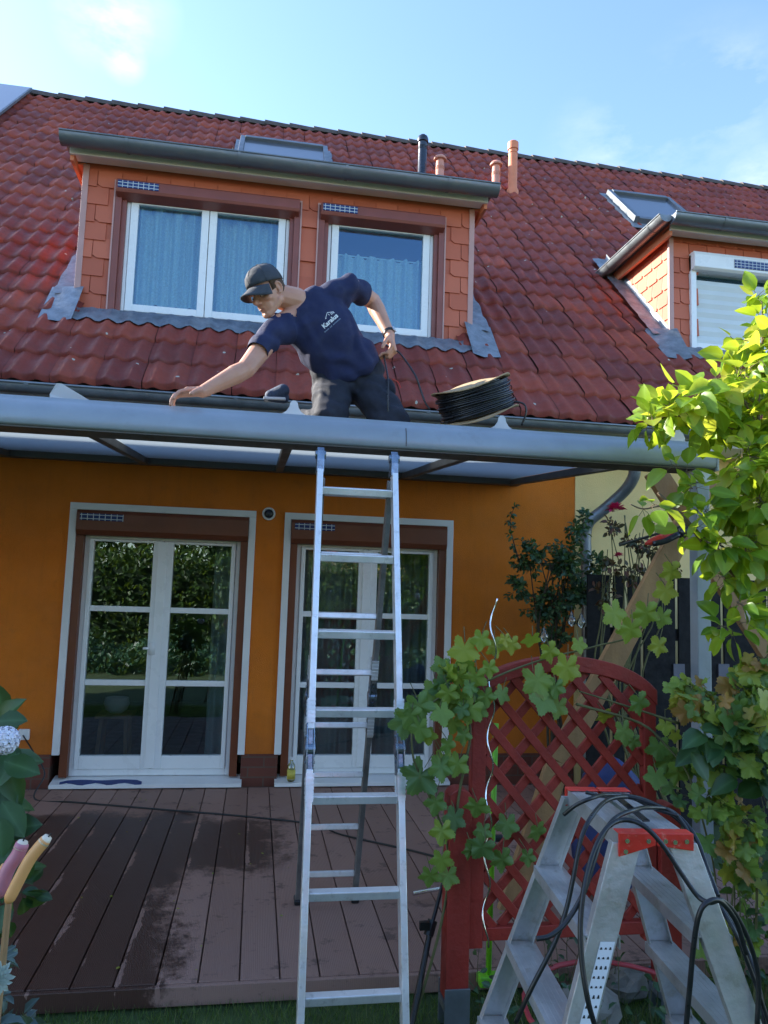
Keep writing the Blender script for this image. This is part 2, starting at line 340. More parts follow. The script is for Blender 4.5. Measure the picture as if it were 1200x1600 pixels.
M['stone'] = simple('grey_stone', (.24,.23,.20), .9, 0, .3, 6, .5, 30)
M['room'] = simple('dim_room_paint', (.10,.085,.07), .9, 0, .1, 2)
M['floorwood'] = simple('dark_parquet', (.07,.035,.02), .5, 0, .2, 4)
M['labelyellow'] = simple('yellow_bottle_label', (.55,.48,.08), .5, 0, .25, 30)
M['pinkhose'] = simple('red_hoop_plastic', (.42,.05,.06), .5, 0, .1, 8)

def glassmat(name, tint=(.9,.95,.97), refl=(1,1,1), base=.06, rough=0.0):
    t = NT(name); t.n.remove(t.b)
    g = t.n.new("ShaderNodeBsdfGlossy"); g.inputs['Roughness'].default_value = rough; g.inputs['Color'].default_value = (*refl, 1)
    tr = t.n.new("ShaderNodeBsdfTransparent"); tr.inputs['Color'].default_value = (*tint, 1)
    fr = t.n.new("ShaderNodeFresnel"); fr.inputs['IOR'].default_value = 1.5
    nb = t.n.new("ShaderNodeBump"); nb.inputs['Strength'].default_value = .02; nb.inputs['Distance'].default_value = .05; t.link(t.noise(2.5, 2), nb.inputs['Height']); t.link(nb.outputs[0], g.inputs['Normal'])
    f = t.math('ADD', t.math('MULTIPLY', fr.outputs[0], 1.6), base, True)
    ms = t.n.new("ShaderNodeMixShader"); t.link(f, ms.inputs[0]); t.link(tr.outputs[0], ms.inputs[1]); t.link(g.outputs[0], ms.inputs[2]); t.link(ms.outputs[0], t.out.inputs[0])
    return t.m
M['glass'] = glassmat('double_glazing', (.80,.86,.88), (.85,.9,.92), .05)
M['glassup'] = glassmat('upstairs_glazing', (.88,1.0,.96), (.40,.58,.85), .06)
M['clearplastic'] = glassmat('clear_plastic', (.85,.9,.88), (1,1,1), .05, .05)
def netmat(name, c, alpha, folds=True):
    t = NT(name); t.n.remove(t.b)
    d = t.n.new("ShaderNodeBsdfDiffuse"); d.inputs['Color'].default_value = (*c, 1)
    tl = t.n.new("ShaderNodeBsdfTranslucent"); tl.inputs['Color'].default_value = (*c, 1)
    m1 = t.n.new("ShaderNodeMixShader"); m1.inputs[0].default_value = .3; t.link(d.outputs[0], m1.inputs[1]); t.link(tl.outputs[0], m1.inputs[2])
    tr = t.n.new("ShaderNodeBsdfTransparent"); f = t.ramp(t.noise(60, 4, .7), [(.35, max(0, alpha-.12)), (.65, min(1, alpha+.12))])
    m2 = t.n.new("ShaderNodeMixShader"); t.link(f, m2.inputs[0]); t.link(tr.outputs[0], m2.inputs[1]); t.link(m1.outputs[0], m2.inputs[2]); t.link(m2.outputs[0], t.out.inputs[0])
    return t.m
M['net'] = netmat('net_curtain', (.80,.84,.88), .86)
M['drape'] = netmat('green_grey_drape', (.55,.60,.57), .95)
t = NT('opal_roof_sheet'); t.n.remove(t.b)
tl = t.n.new("ShaderNodeBsdfTranslucent"); tl.inputs['Color'].default_value = (.40,.44,.46,1); tr = t.n.new("ShaderNodeBsdfTransparent"); tr.inputs['Color'].default_value = (.8,.85,.9,1)
g = t.n.new("ShaderNodeBsdfGlossy"); g.inputs['Roughness'].default_value = .2
m1 = t.n.new("ShaderNodeMixShader"); m1.inputs[0].default_value = .18; t.link(tl.outputs[0], m1.inputs[1]); t.link(tr.outputs[0], m1.inputs[2])
m2 = t.n.new("ShaderNodeMixShader"); m2.inputs[0].default_value = .08; t.link(m1.outputs[0], m2.inputs[1]); t.link(g.outputs[0], m2.inputs[2]); t.link(m2.outputs[0], t.out.inputs[0]); M['opal'] = t.m

# ------------------------------------------------------------------ ground and terrace
g = MB().add([(-60,-60,0),(60,-60,0),(60,60,0),(-60,60,0)], [(0,1,2,3)]).build('lawn', M['lawn']); tag(g, kind='structure')
def toned(o, tones):                       # one random tone per face island, stored on the points
    a = o.data.attributes.new('tone', 'FLOAT', 'POINT'); a.data.foreach_set('value', np.asarray(tones, dtype=np.float32))
dk = MB(); tn = []; BW = .163; x = -2.6-13*BW
while x < 2.75:
    dk.box((x+.003, 3.27, .055), (x+BW-.003, 6.24, .09)); tn += [rnd.random()]*8; x += BW
for (a, b) in ((-4.7, -2.605), (-2.6, -.95), (-.945, 1.2), (1.205, 2.75)):
    dk.box((a, 3.245, .012), (b, 3.268, .086)); tn += [rnd.random()]*8
dk.box((-4.7, 3.29, .0), (2.75, 6.2, .05)); tn += [0]*8
o = dk.build('terrace_deck', M['deck'], bevel=.003); toned(o, tn); tag(o, kind='structure')

# ------------------------------------------------------------------ the terraced house
HW = 6.30                                  # wall plane
house = empty('terraced_house', (-4, HW, 0), 'orange rendered terraced house with red tiled roof and wide dormer behind the pergola', 'house')
XE = 2.75                                  # party line to the yellow neighbour
neigh = empty('neighbouring_house', (XE, HW, 0), 'yellow rendered neighbouring house with a white framed dormer at the right edge', 'house')
D1 = (-1.487, -.032); D2 = (.202, 1.64); DT, DB = 2.287, .334
w = MB()
def wallbox(x0, x1, z0, z1): w.box((x0, HW, z0), (x1, HW+.3, z1))
TW = .055                                  # the white trim laps the wall
o1 = (D1[0]+TW, D1[1]-TW); o2 = (D2[0]+TW, D2[1]-TW); OT = DT-TW
wallbox(-9, o1[0], DB, OT); wallbox(o1[1], o2[0], DB, OT); wallbox(o2[1], XE, DB, OT); w.box((-9, HW, OT), (XE, HW+.3, 3.02))
w.build('wall', M['orange'], house)
w = MB(); wallbox(-9, D1[0]-.01, -.1, DB); w.v = [Vector((v.x, v.y-(.012 if v.y < HW+.1 else 0), v.z)) for v in w.v]
for a, b in ((D1[1]+.01-.035, D2[0]+.03), (D2[1]-.03, XE)): w.box((a, HW-.012, -.1), (b, HW+.3, DB))
w.build('brick_plinth', M['brick'], house)
w = MB(); w.box((XE+.002, HW-.004, 0), (12, HW+.3, 3.02)); w.build('wall', M['yellow'], neigh)

def door(x0, x1, solar_w, curtains, handle):
    tr = MB(); tr.box((x0, HW-.028, DT-TW), (x1, HW-.001, DT)); tr.box((x0, HW-.028, DB-.001), (x0+TW, HW-.001, DT-TW-.0)); tr.box((x1-TW, HW-.028, DB-.001), (x1, HW-.001, DT-TW))
    tr.build('door_surround', M['trimwhite'], house, bevel=.003)
    a, b = x0+TW, x1-TW
    sb = MB(); sb.prism([(HW-.02, DT-TW-.20), (HW+.12, DT-TW-.20), (HW+.12, DT-TW-.002), (HW-.035, DT-TW-.002), (HW-.05, DT-TW-.03), (HW-.05, DT-TW-.16)], 0, a+.003, b-.003)
    sb = sb.build('shutter_box', M['brown'], house, bevel=.004)
    sc_ = MB(); sc_.box((a+.03, HW-.056, DT-TW-.085), (a+.03+solar_w, HW-.0505, DT-TW-.03)); sc_.build('solar_strip', M['solarcell'], sb)
    for xx in (a, b-.06): MB().box((xx, HW-.004, .16), (xx+.06, HW+.12, DT-TW-.2)).build('shutter_rail', M['brown'], house, bevel=.003)
    # white door: frame, two sashes
    fa, fb = a+.06, b-.06; z0, z1 = .16, DT-TW-.20
    yf = HW+.055; fr = MB(); mid = (fa+fb)/2
    fr.box((fa, yf, z0), (fa+.035, yf+.07, z1)); fr.box((fb-.035, yf, z0), (fb, yf+.07, z1)); fr.box((fa+.035, yf, z0), (fb-.035, yf+.07, z0+.05)); fr.box((fa+.035, yf, z1-.02), (fb-.035, yf+.07, z1))
    fr.build('door_frame', M['white'], house, bevel=.004)
    for k, (sa, sb_) in enumerate(((fa+.037, mid-.004), (mid+.004, fb-.037))):
        s = MB(); l, r_ = (.035, .075) if k == 0 else (.075, .035); y0, y1 = yf-.014, yf+.05; zz0, zz1 = z0+.052, z1-.022
        s.box((sa, y0, zz0), (sa+l, y1, zz1)); s.box((sb_-r_, y0, zz0), (sb_, y1, zz1)); s.box((sa+l, y0, zz0), (sb_-r_, y1, zz0+.10)); s.box((sa+l, y0, zz1-.02), (sb_-r_, y1, zz1))
        for zm in (1.455, .875): s.box((sa+l, y0+.012, zm-.022), (sb_-r_, y1-.005, zm+.022))
        so = s.build('door_sash', M['white'], house, bevel=.004)
        gl = MB(); gl.box((sa+l-.004, yf+.018, zz0+.09), (sb_-r_+.004, yf+.024, zz1-.01)); gl.build('glass', M['glass'], so)
        if k == 0 and handle:
            h = MB(); h.box((sb_-.062, y0-.016, 1.10), (sb_-.014, y0-.0005, 1.20)); h.tube([(sb_-.062, y0-.012, 1.15), (sb_-.105, y0-.03, 1.15)], .010); h.build('handle', M['white'], so, True)
    ov = MB(); ov.box((mid-.045, yf-.026, z0+.06), (mid+.03, yf-.0145, z1-.03)); ov.build('closing_strip', M['white'], house, bevel=.004)
    si = MB(); si.prism([(HW-.10, .10), (HW-.10, .128), (HW+.10, .158), (HW+.10, .10)], 0, x0+.012, x1-.012 if x1 < 1 else x1+.0); si.build('door_sill', M['trimwhite'], house, bevel=.003)
    for (ca, cb, mname, yy) in curtains:
        c = MB(); n = 70; vs = []
        for i in range(n+1):
            u = i/n; xx = ca+(cb-ca)*u; yq = yy+.03*math.sin(u*(cb-ca)*70)+.012*math.sin(u*31+1); vs += [(xx, yq, .2), (xx, yq+.01, 2.1)]
        c.add(vs, [(2*i, 2*i+2, 2*i+3, 2*i+1) for i in range(n)]); c.build('curtain', M[mname], house, True)
door(D1[0], D1[1], .33, [(-.36, -.02, 'drape', HW+.24)], True)
door(D2[0], D2[1], .33, [(.2, .86, 'drape', HW+.24), (1.0, 1.7, 'drape', HW+.30)], False)
rm = MB(); rm.box((-2.2, HW+.31, .11), (2.7, HW+.318, DB)) if False else None
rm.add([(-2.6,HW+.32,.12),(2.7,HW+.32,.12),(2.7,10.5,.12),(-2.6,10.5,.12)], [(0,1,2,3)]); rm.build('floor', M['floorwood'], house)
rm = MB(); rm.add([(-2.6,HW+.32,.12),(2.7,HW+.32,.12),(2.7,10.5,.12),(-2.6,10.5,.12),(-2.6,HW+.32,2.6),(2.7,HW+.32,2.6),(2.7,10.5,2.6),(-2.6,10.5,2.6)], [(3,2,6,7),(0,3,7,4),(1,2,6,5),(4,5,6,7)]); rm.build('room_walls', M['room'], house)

stl = empty('wooden_stool', (-1.16, HW+.75, .12), 'small wooden stool inside the room behind the lower left door pane', 'stool')
for dx_, dy_ in ((-.12,-.12),(.12,-.12),(-.12,.12),(.12,.12)): MB().bar((-1.16+dx_, HW+.75+dy_, .121), (-1.16+dx_*.85, HW+.75+dy_*.85, .50), .03, .03, (0,1,0)).build('leg', M['timber'], stl)
MB().box((-1.31, HW+.60, .50), (-1.01, HW+.90, .53)).build('seat', M['timber'], stl, bevel=.005)
bw = MB().lathe([(.05,0),(.09,.03),(.11,.08),(.10,.13),(.09,.13),(.09,.06),(.02,.02)], (-1.16, HW+.75, .531), 20).build('plant_bowl', M['waxpale'] if 'waxpale' in M else M['trimwhite'], None, True, auto=50); tag(bw, 'pale round bowl standing on the stool behind the left door', 'bowl')
# roof
PIT = R(45); EY, EZ = 5.86, 3.15; RY = 11.92
def roofz(y): return EZ+(y-EY)*math.tan(PIT)
nrm = Vector((0, -math.sin(PIT), math.cos(PIT))); upv = Vector((0, math.cos(PIT), math.sin(PIT)))
TWID, TCO = .335, .36
DX0, DX1 = -1.685, 1.885; DF = 6.78; DZ = 5.43      # main dormer
EX0, EX1 = 4.09, 7.6                               # neighbour's dormer
SL = (RY-EY)/math.cos(PIT)
def prof(u):                                # height of one double-roll tile across its width, u in 0..1
    a = .5-.5*math.cos(2*math.pi*(u*2 % 1)); h = a**1.6
    return .034*h + (.006 if u < .06 else 0)
def tiles(x0, x1, parent, holes, i0=0):
    vs = []; fs = []; tn = []; NU = 14; ncol = int(round((x1-x0)/TWID)); nrow = int(math.ceil(SL/TCO))
    rr = random.Random(int(x0*10)+5)
    for j in range(nrow):
        for i in range(ncol):
            xa = x0+i*TWID; s0 = j*TCO; s1 = min((j+1)*TCO+.03, SL); dz = rr.uniform(-.004, .004); dx = rr.uniform(-.004,.004); tone = rr.random()
            yc = EY+(s0+.2)*math.cos(PIT); xc = xa+TWID/2
            if any(a < xc-.1 and xc+.1 < b and yc > y0 and yc < y1 for a, b, y0, y1 in holes): continue
            n = len(vs)
            for (s, lift) in ((s0-.012, -.012), (s0, .030), (s0+.012, .040), ((s0+s1)/2, .030), (s1, .004)):
                for k in range(NU+1):
                    u = k/NU; hh = prof(u)*(1 if lift > 0 else .9)+lift+dz
                    sag = .010*math.cos(2*math.pi*(u*2%1)) if s < s0+.02 else 0
                    p = Vector((xa+u*(TWID-.004)+dx, EY, EZ))+upv*(s+sag)+nrm*hh; vs.append(p); tn.append(tone)
            for r_ in range(4):
                for k in range(NU): a = n+r_*(NU+1)+k; fs.append((a, a+1, a+NU+2, a+NU+1))
            for r_ in range(4):             # sides close the joint
                pass
    b = MB(); b.v = vs; b.f = fs; o_ = org(parent)
    me = bpy.data.meshes.new('roof'); me.from_pydata([v-o_ for v in vs], [], fs); me.materials.append(M['tile']); o = bpy.data.objects.new('roof', me); COL.objects.link(o); o.parent = parent; ORG[o.name] = o_
    me.shade_smooth(); me.set_sharp_from_angle(angle=R(50)); toned(o, tn)
    return o
XS = XE-TWID*34
roof = tiles(XS, XE, house, [(DX0, DX1, DF-.02, 8.25)])
roof2 = tiles(XE, XE+TWID*24, neigh, [(EX0, EX1, 7.0-.02, 8.35)])
for (a, b, par, hole, nm) in ((XS, XE, house, (DX0+.02, DX1-.02), roof), (XE, XE+TWID*24, neigh, (EX0+.02, EX1-.02), roof2)):
    # boarding under the tiles (with the dormer opening), the far slope and the ridge
    q = MB(); off = -nrm*.03
    def quad(xa, xb, ya, yb):
        q.add([Vector((xa,ya,roofz(ya)))+off, Vector((xb,ya,roofz(ya)))+off, Vector((xb,yb,roofz(yb)))+off, Vector((xa,yb,roofz(yb)))+off], [(0,1,2,3)])
    quad(a, hole[0], EY, RY); quad(hole[1], b, EY, RY); quad(hole[0], hole[1], EY, DF+.02); quad(hole[0], hole[1], 8.2, RY)
    zt = roofz(RY); q.add([(a,RY,zt-.05),(b,RY,zt-.05),(b,RY+6,zt-6.05),(a,RY+6,zt-6.05)], [(0,3,2,1)])
    q.add([(a,HW+.3,0),(a,RY+5.6,0),(a,RY+5.6,3.1),(a,RY,zt-.1),(a,HW+.3,3.1)], [(0,1,2,3,4)]); q.add([(b,HW+.3,0),(b,RY+5.6,0),(b,RY+5.6,3.1),(b,RY,zt-.1),(b,HW+.3,3.1)], [(0,1,2,3,4)])
    q.build('boarding', M['darkstem'], nm)
    rd = MB(); xx = a; 
    while xx < b-.05:
        L = .40; n = 10; vs = []
        for (t_, rr_) in ((0, .115), (L+.05, .10)):
            for k in range(n+1):
                an = math.pi*k/n; vs.append((xx+t_, RY-math.cos(an)*(rr_+.02), zt-.05+math.sin(an)*(rr_+.015)+.012*(1-t_/L)))
        rd.add(vs, [(k, k+1, n+1+k+1, n+1+k) for k in range(n)]+[tuple(range(n+1))]); xx += L
    rd.build('ridge', M['ridge'], nm, True, auto=40)
    # eaves: soffit and half round gutter
    gt = MB(); n = 10; gy, gz, gr_ = EY-.068, EZ-.065, .062
    outl = [(gy-math.cos(math.pi*k/n)*gr_, gz-math.sin(math.pi*k/n)*gr_) for k in range(n+1)]+[(gy+math.cos(math.pi*k/n)*(gr_-.006), gz-math.sin(math.pi*k/n)*(gr_-.006)) for k in range(n+1)]
    gt.prism(outl, 0, a, b); gt.tube([(a, gy-gr_-.002, gz+.004), (b, gy-gr_-.002, gz+.004)], .010, 8)
    xx = a+.9
    while xx < b: gt.box((xx, gy-gr_-.006, gz-.01), (xx+.03, gy-gr_+.03, gz+.014)); xx += 1.5
    gt.build('gutter', M['zinc'], nm, True, auto=50)
    sf = MB(); sf.box((a, EY-.0, EZ-.16), (b, HW, EZ-.125)); sf.box((a, EY+.0, EZ-.125), (b, EY+.03, EZ-.03)); sf.build('soffit', M['trimwhite'], nm)

def gutter_run(p, q, r_, name, mt, parent):
    """half round gutter from p to q (horizontal), with lip, stop ends and joint rings"""
    p, q = Vector(p), Vector(q); d = (q-p).normalized(); s = d.cross(V(0,0,1)); b = MB(); n = 12
    vs = []
    for P in (p, q):
        for k in range(n+1):
            an = math.pi*k/n; vs.append(P - s*math.cos(an)*r_ - V(0,0,1)*math.sin(an)*r_)
        for k in range(n+1):
            an = math.pi*(n-k)/n; vs.append(P - s*math.cos(an)*(r_-.005) - V(0,0,1)*math.sin(an)*(r_-.005))
    m_ = 2*n+2
    b.add(vs, [(i, (i+1) % m_, m_+(i+1) % m_, m_+i) for i in range(m_)])
    for P in (p, q): b.add([P - s*math.cos(math.pi*k/n)*r_ - V(0,0,1)*math.sin(math.pi*k/n)*r_ for k in range(n+1)], [tuple(range(n+1))])
    for sg in (-1, 1): b.tube([p+s*sg*r_+V(0,0,.004), q+s*sg*r_+V(0,0,.004)], .009, 8)
    L = (q-p).length; t_ = .55
    while t_ < L-.2:
        c = p+d*t_
        vs = []
        for e in (-.012, .012):
            for k in range(n+1):
                an = math.pi*k/n; vs.append(c+d*e - s*math.cos(an)*(r_+.005) - V(0,0,1)*math.sin(an)*(r_+.005))
        b.add(vs, [(k, k+1, n+2+k, n+1+k) for k in range(n)]); t_ += .95
    return b.build(name, mt, parent, True, auto=50)

def slates(b, tn, P0, ux, uz, W, H, inside, n_out):
    """overlapping rectangular slates with one clipped corner; P0 lower left, rows upward"""
    rr = random.Random(int(W*100)); tw, th = .21, .165; j = 0
    z = 0
    while z < H:
        x = -tw+(j % 2)*tw*.5
        while x < W:
            xa, xb = max(x, 0)+.0035, min(x+tw, W)-.0035; z1 = min(z+th+.02, H)
            if xb-xa > .02 and inside((xa+xb)/2, z+th/2):
                cc = min(.045, (xb-xa)*.4); lo = .016; hi = .003
                pts = [(xa, z+cc*.6, lo), (xa+cc*.8, z+.002, lo), (xb, z, lo), (xb, z1, hi), (xa, z1, hi)]
                if rr.random() < .0: pts = pts
                front = [P0+ux*a+uz*c+n_out*(d+.004+rr.uniform(0,.001)) for a, c, d in pts]; back = [P0+ux*a+uz*c+n_out*.001 for a, c, d in pts]
                b.add(front+back, [tuple(range(5)), tuple(range(5,10))[::-1]]+[(i, (i+1)%5, 5+(i+1)%5, 5+i) for i in range(5)]); tn += [rr.random()]*10
            x += tw
        z += th; j += 1

def dormer(x0, x1, parent, wins, left_cheek, right_end=True):
    zb = roofz(DF)-.05
    core = MB()
    # front wall pieces around the window openings
    xs = [x0]+[v for wn_ in wins for v in wn_[:2]]+[x1]
    wz0, wz1 = wins[0][2], wins[0][3]
    for a, b in zip(xs[0::2], xs[1::2]): core.box((a, DF, zb-.1), (b, DF+.12, DZ))
    for wn_ in wins: core.box((wn_[0], DF, wz1), (wn_[1], DF+.12, DZ)); core.box((wn_[0], DF, zb-.1), (wn_[1], DF+.12, wz0))
    for xx in (x0+.0, x1-.1): core.prism([(DF+.12, zb-.1), (DF+.12, DZ), (8.6, DZ), (8.3, roofz(8.3)-.1)], 0, xx+.001, xx+.099)
    d = core.build('dormer', M['slate'], parent); toned(d, [.5]*len(d.data.vertices))
    b = MB(); tn = []
    def ins(u, v):
        X_, Z_ = x0+u, zb+v
        return not any(wn_[0]-.01 < X_ < wn_[1]+.01 and wz0-.02 < Z_ < wz1+.0 for wn_ in wins)
    slates(b, tn, V(x0, DF, zb), V(1,0,0), V(0,0,1), x1-x0, DZ-zb-.10, ins, V(0,-1,0))
    H = DZ-zb; s = b.build('slate_cladding', M['slate'], d); toned(s, tn); b = MB(); tn = []
    slates(b, tn, V(x0, 8.6, zb), V(0,-1,0), V(0,0,1), 8.6-DF, H-.1, lambda u, v: zb+v > roofz(8.6-u)-.02, V(-1,0,0))
    s = b.build('cheek_cladding', M['slate'], d); toned(s, tn); b = MB(); tn = []
    if right_end: slates(b, tn, V(x1, DF, zb), V(0,1,0), V(0,0,1), 8.6-DF, H-.1, lambda u, v: zb+v > roofz(DF+u)-.02, V(1,0,0))
    if b.v: s = b.build('cheek_cladding', M['slate'], d); toned(s, tn)
    cb = MB()
    for xx in ((x0, x1) if right_end else (x0,)):
        sg = -1 if xx == x0 else 1
        cb = MB(); cb.box((xx-.022 if sg < 0 else xx-.03, DF-.024, zb+.06), (xx+.03 if sg < 0 else xx+.022, DF+.012, DZ-.06))
        cb.build('corner_trim', M['lavtrim'], d, bevel=.003)
    # flat roof, fascia, side verges and gutter
    rf = MB(); rf.box((x0-.14, DF-.22, DZ+.0), (x1+.14, 8.7, DZ+.07)); rf.build('dormer_roof', M['zincdark'], d)
    fa = MB(); fa.box((x0-.1, DF-.20, DZ-.075), (x1+.1, DF-.17, DZ-.002)); fa.box((x0-.1, DF-.17, DZ-.05), (x1+.1, DF-.03, DZ-.035)); fa.build('fascia', M['trimwhite'], d)
    ve = MB()
    for sg, xx in ((-1, x0-.1), (1, x1+.07)): ve = MB(); ve.box((xx, DF-.17, DZ-.12), (xx+.03, 8.6, DZ-.002)); ve.box((min(xx+.03 if sg<0 else x1, 99), DF-.02, DZ-.07), (x0 if sg < 0 else xx, 8.6, DZ-.05)); ve.build('verge_board', M['terracotta'], d)
    gutter_run((x0-.15, DF-.30, DZ+.02), (x1+.16, DF-.30, DZ+.02), .085, 'dormer_gutter', M['zincdark'], d)
    if left_cheek: gutter_run((x0-.21, 8.45, DZ+.02), (x0-.21, DF-.3, DZ+.02), .07, 'side_gutter', M['zinc'], d)
    # lead flashings: apron, corner pieces and the bands along both cheeks
    ap = MB(); n = int((x1-x0)/.035); vs = []
    for i in range(n+1):
        xx = x0-.02+(x1-x0+.04)*i/n; u = ((xx-XE)/TWID*2) % 1; wv_ = (.5-.5*math.cos(2*math.pi*u))
        vs += [V(xx, DF-.020, roofz(DF)-.015), V(xx, DF-.055, roofz(DF)-.028), V(xx, DF-.058, roofz(DF)-.075+.004*rnd.random()), V(xx, DF-.12, roofz(DF-.12)+.055+.022*wv_+.004*rnd.random()), V(xx, DF-.27, roofz(DF-.27)+.052+.036*wv_)]
    ap.add(vs, [(5*i+k, 5*i+5+k, 5*i+6+k, 5*i+1+k) for i in range(n) for k in range(4)])
    ap.build('apron_flashing', M['lead'], d, True)
    for sg, xx in ((-1, x0), (1, x1)):
        fl = MB(); m_ = 26; vs = []
        for i in range(m_+1):
            y = DF-.02+(8.45-DF)*i/m_; z = roofz(y)+.085
            j = .012*rnd.random()
            vs += [V(xx+sg*.016, y, z+.10), V(xx+sg*.03, y, z+.03), V(xx+sg*(.11+j), y, z+.03+j), V(xx+sg*(.19+j*2), y, z+.022+j)]
        fl.add(vs, [(4*i+k, 4*i+4+k, 4*i+5+k, 4*i+1+k) for i in range(m_) for k in range(3)])
        # the folded corner piece, lying over the tiles
        y0 = DF-.34; q = [V(xx-sg*.06, DF-.028, roofz(DF)+.17), V(xx+sg*.05, DF+.0, roofz(DF)+.17), V(xx+sg*.24, DF+.12, roofz(DF+.12)+.075), V(xx+sg*.22, y0+.04, roofz(y0)+.10), V(xx+sg*.05, y0, roofz(y0)+.075), V(xx-sg*.05, y0+.02, roofz(y0)+.11), V(xx+sg*.07, DF-.12, roofz(DF-.12)+.12)]
        fl.add(q, [(0,1,6), (1,2,6), (2,3,6), (3,4,6), (4,5,6), (5,0,6)])
        fl.build('side_flashing', M['lead'], d, True, auto=35)
    return d

W1 = (-1.405, .222, 4.1, 5.235); W2 = (.415, 1.60, 4.1, 5.235)
zb_ = roofz(DF)-.13
dm = dormer(DX0, DX1, house, [(W1[0], W1[1], zb_+.09, 5.25), (W2[0], W2[1], zb_+.09, 5.25)], False)
def net(x0, x1, z0, z1, y, parent, scallop_top=False, amp=.034, name='net_curtain'):
    b = MB(); n = 120; vs = []
    for i in range(n+1):
        u = i/n; xx = x0+(x1-x0)*u; yy = y+amp*math.sin(xx*44+math.sin(xx*9))+.35*amp*math.sin(xx*107+1)
        sc_ = .018*abs(math.sin(xx*math.pi/.11)); a, bb = (z0+sc_, z1) if not scallop_top else (z0+sc_, z1-.02+.018*abs(math.sin(xx*math.pi/.11)))
        vs += [(xx, yy, a), (xx, yy, (a+bb)/2), (xx, yy*.999+.006, bb)]
    b.add(vs, [(3*i+k, 3*i+3+k, 3*i+4+k, 3*i+1+k) for i in range(n) for k in range(2)]); return b.build(name, M['net'], parent, True)
def dormer_window(W, sashes, solar_w, par, curtain):
    x0, x1, z0, z1 = W[0], W[1], zb_+.10, W[3]
    f = MB(); e = .045
    MB().box((x0-.01, DF-.03, z0-.01), (x0+e, DF+.02, z1)).box((x0+e, DF+.0, z0), (x0+e+.04, DF+.08, z1-.1)).build('blind_rail', M['rust'], par, bevel=.003)
    MB().box((x1-e, DF-.03, z0-.01), (x1+.01, DF+.02, z1)).box((x1-e-.04, DF+.0, z0), (x1-e, DF+.08, z1-.1)).build('blind_rail', M['rust'], par, bevel=.003)
    ed = MB(); ed.box((x0-.024, DF-.034, z0-.01), (x0-.0105, DF+.0, z1+.015)); ed.box((x1+.0105, DF-.034, z0-.01), (x1+.024, DF+.0, z1+.015)); ed.box((x0-.0105, DF-.032, z1+.0015), (x1+.0105, DF-.0, z1+.015)); ed.build('edge_trim', M['lavtrim'], par)
    bx = MB(); bx.prism([(DF-.105, z1-.015), (DF-.11, z1-.10), (DF-.10, z1-.125), (DF+.02, z1-.155), (DF+.02, z1), (DF-.09, z1)], 0, x0+.002, x1-.002); bx.build('blind_box', M['rust'], par, bevel=.004)
    s_ = MB(); s_.box((x0+.02, DF-.117, z1-.09), (x0+.02+solar_w, DF-.110, z1-.025)); s_.build('solar_strip', M['solarcell'], par)
    a, b = x0+e+.04, x1-e-.04; zt = z1-.13
    outer = MB(); y0, y1 = DF+.035, DF+.10
    outer.box((a, y0, z0+.0), (a+.03, y1, zt)); outer.box((b-.03, y0, z0), (b, y1, zt)); outer.box((a+.03, y0, z0), (b-.03, y1, z0+.03)); outer.build('casement_frame', M['white'], par, bevel=.003)
    n = len(sashes)
    for (u0, u1) in sashes:
        sa, sb_ = a+.032+(b-a-.064)*u0+.003, a+.032+(b-a-.064)*u1-.003
        s = MB(); y0s = DF+.022; wd = .066
        s.box((sa, y0s, z0+.032), (sa+wd, y1-.02, zt-.002)); s.box((sb_-wd, y0s, z0+.032), (sb_, y1-.02, zt-.002)); s.box((sa+wd, y0s, z0+.032), (sb_-wd, y1-.02, z0+.032+wd)); s.box((sa+wd, y0s, zt-.032), (sb_-wd, y1-.02, zt-.002))
        s.build('casement', M['white'], par, bevel=.004)
        gl = MB(); gl.box((sa+wd-.003, DF+.052, z0+.03+wd), (sb_-wd+.003, DF+.058, zt-.02)); gl.build('glass', M['glassup'], par)
    for c in curtain: net(*c[:5], par, len(c) > 5)
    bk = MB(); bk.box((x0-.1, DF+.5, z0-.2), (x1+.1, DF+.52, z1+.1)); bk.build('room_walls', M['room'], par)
dormer_window(W1, [(0, .5), (.5, 1)], .35, dm, [(-1.3, -.62, zb_+.22, 5.15, DF+.14), (-.60, .1, zb_+.18, 5.15, DF+.18)])
dormer_window(W2, [(0, 1)], .32, dm, [(.48, 1.54, zb_+.20, 4.86, DF+.15, True) ])
ro = MB(); ro.tube([(.48, DF+.15, 4.85), (1.54, DF+.15, 4.85)], .006); ro.build('curtain_rod', M['white'], dm)

DF = 7.0; DZ = 5.50; zb_ = roofz(DF)-.13
dn = dormer(EX0, EX1, neigh, [(4.33, 6.1, zb_+.09, 5.26)], True, False)
x0, x1, z0, z1 = 4.33, 6.1, zb_+.10, 5.26
f = MB(); f.box((x0-.03, DF-.05, z0), (x0+.03, DF+.1, z1)); f.box((x1-.03, DF-.05, z0), (x1+.03, DF+.1, z1)); f.box((x0+.03, DF-.05, z0), (x1-.03, DF+.1, z0+.06)); f.build('window_frame', M['white'], dn, bevel=.004)
f = MB(); f.prism([(DF-.12, z1-.02), (DF-.12, z1-.15), (DF-.09, z1-.17), (DF+.08, z1-.17), (DF+.08, z1+.02), (DF-.10, z1+.02)], 0, x0-.03, x1+.03); f.build('blind_box', M['white'], dn, bevel=.005)
f = MB(); f.box((x0+.42, DF-.128, z1-.125), (x0+.85, DF-.121, z1-.035)); f.build('solar_strip', M['solarcell'], dn)
f = MB(); z = z0+.06
while z < z1-.30: f.prism([(DF+.012, z), (DF+.000, z+.05), (DF+.008, z+.098), (DF+.025, z+.098), (DF+.025, z)], 0, x0+.03, x1-.03); z += .1
f.build('roller_blind', M['blind'], dn)
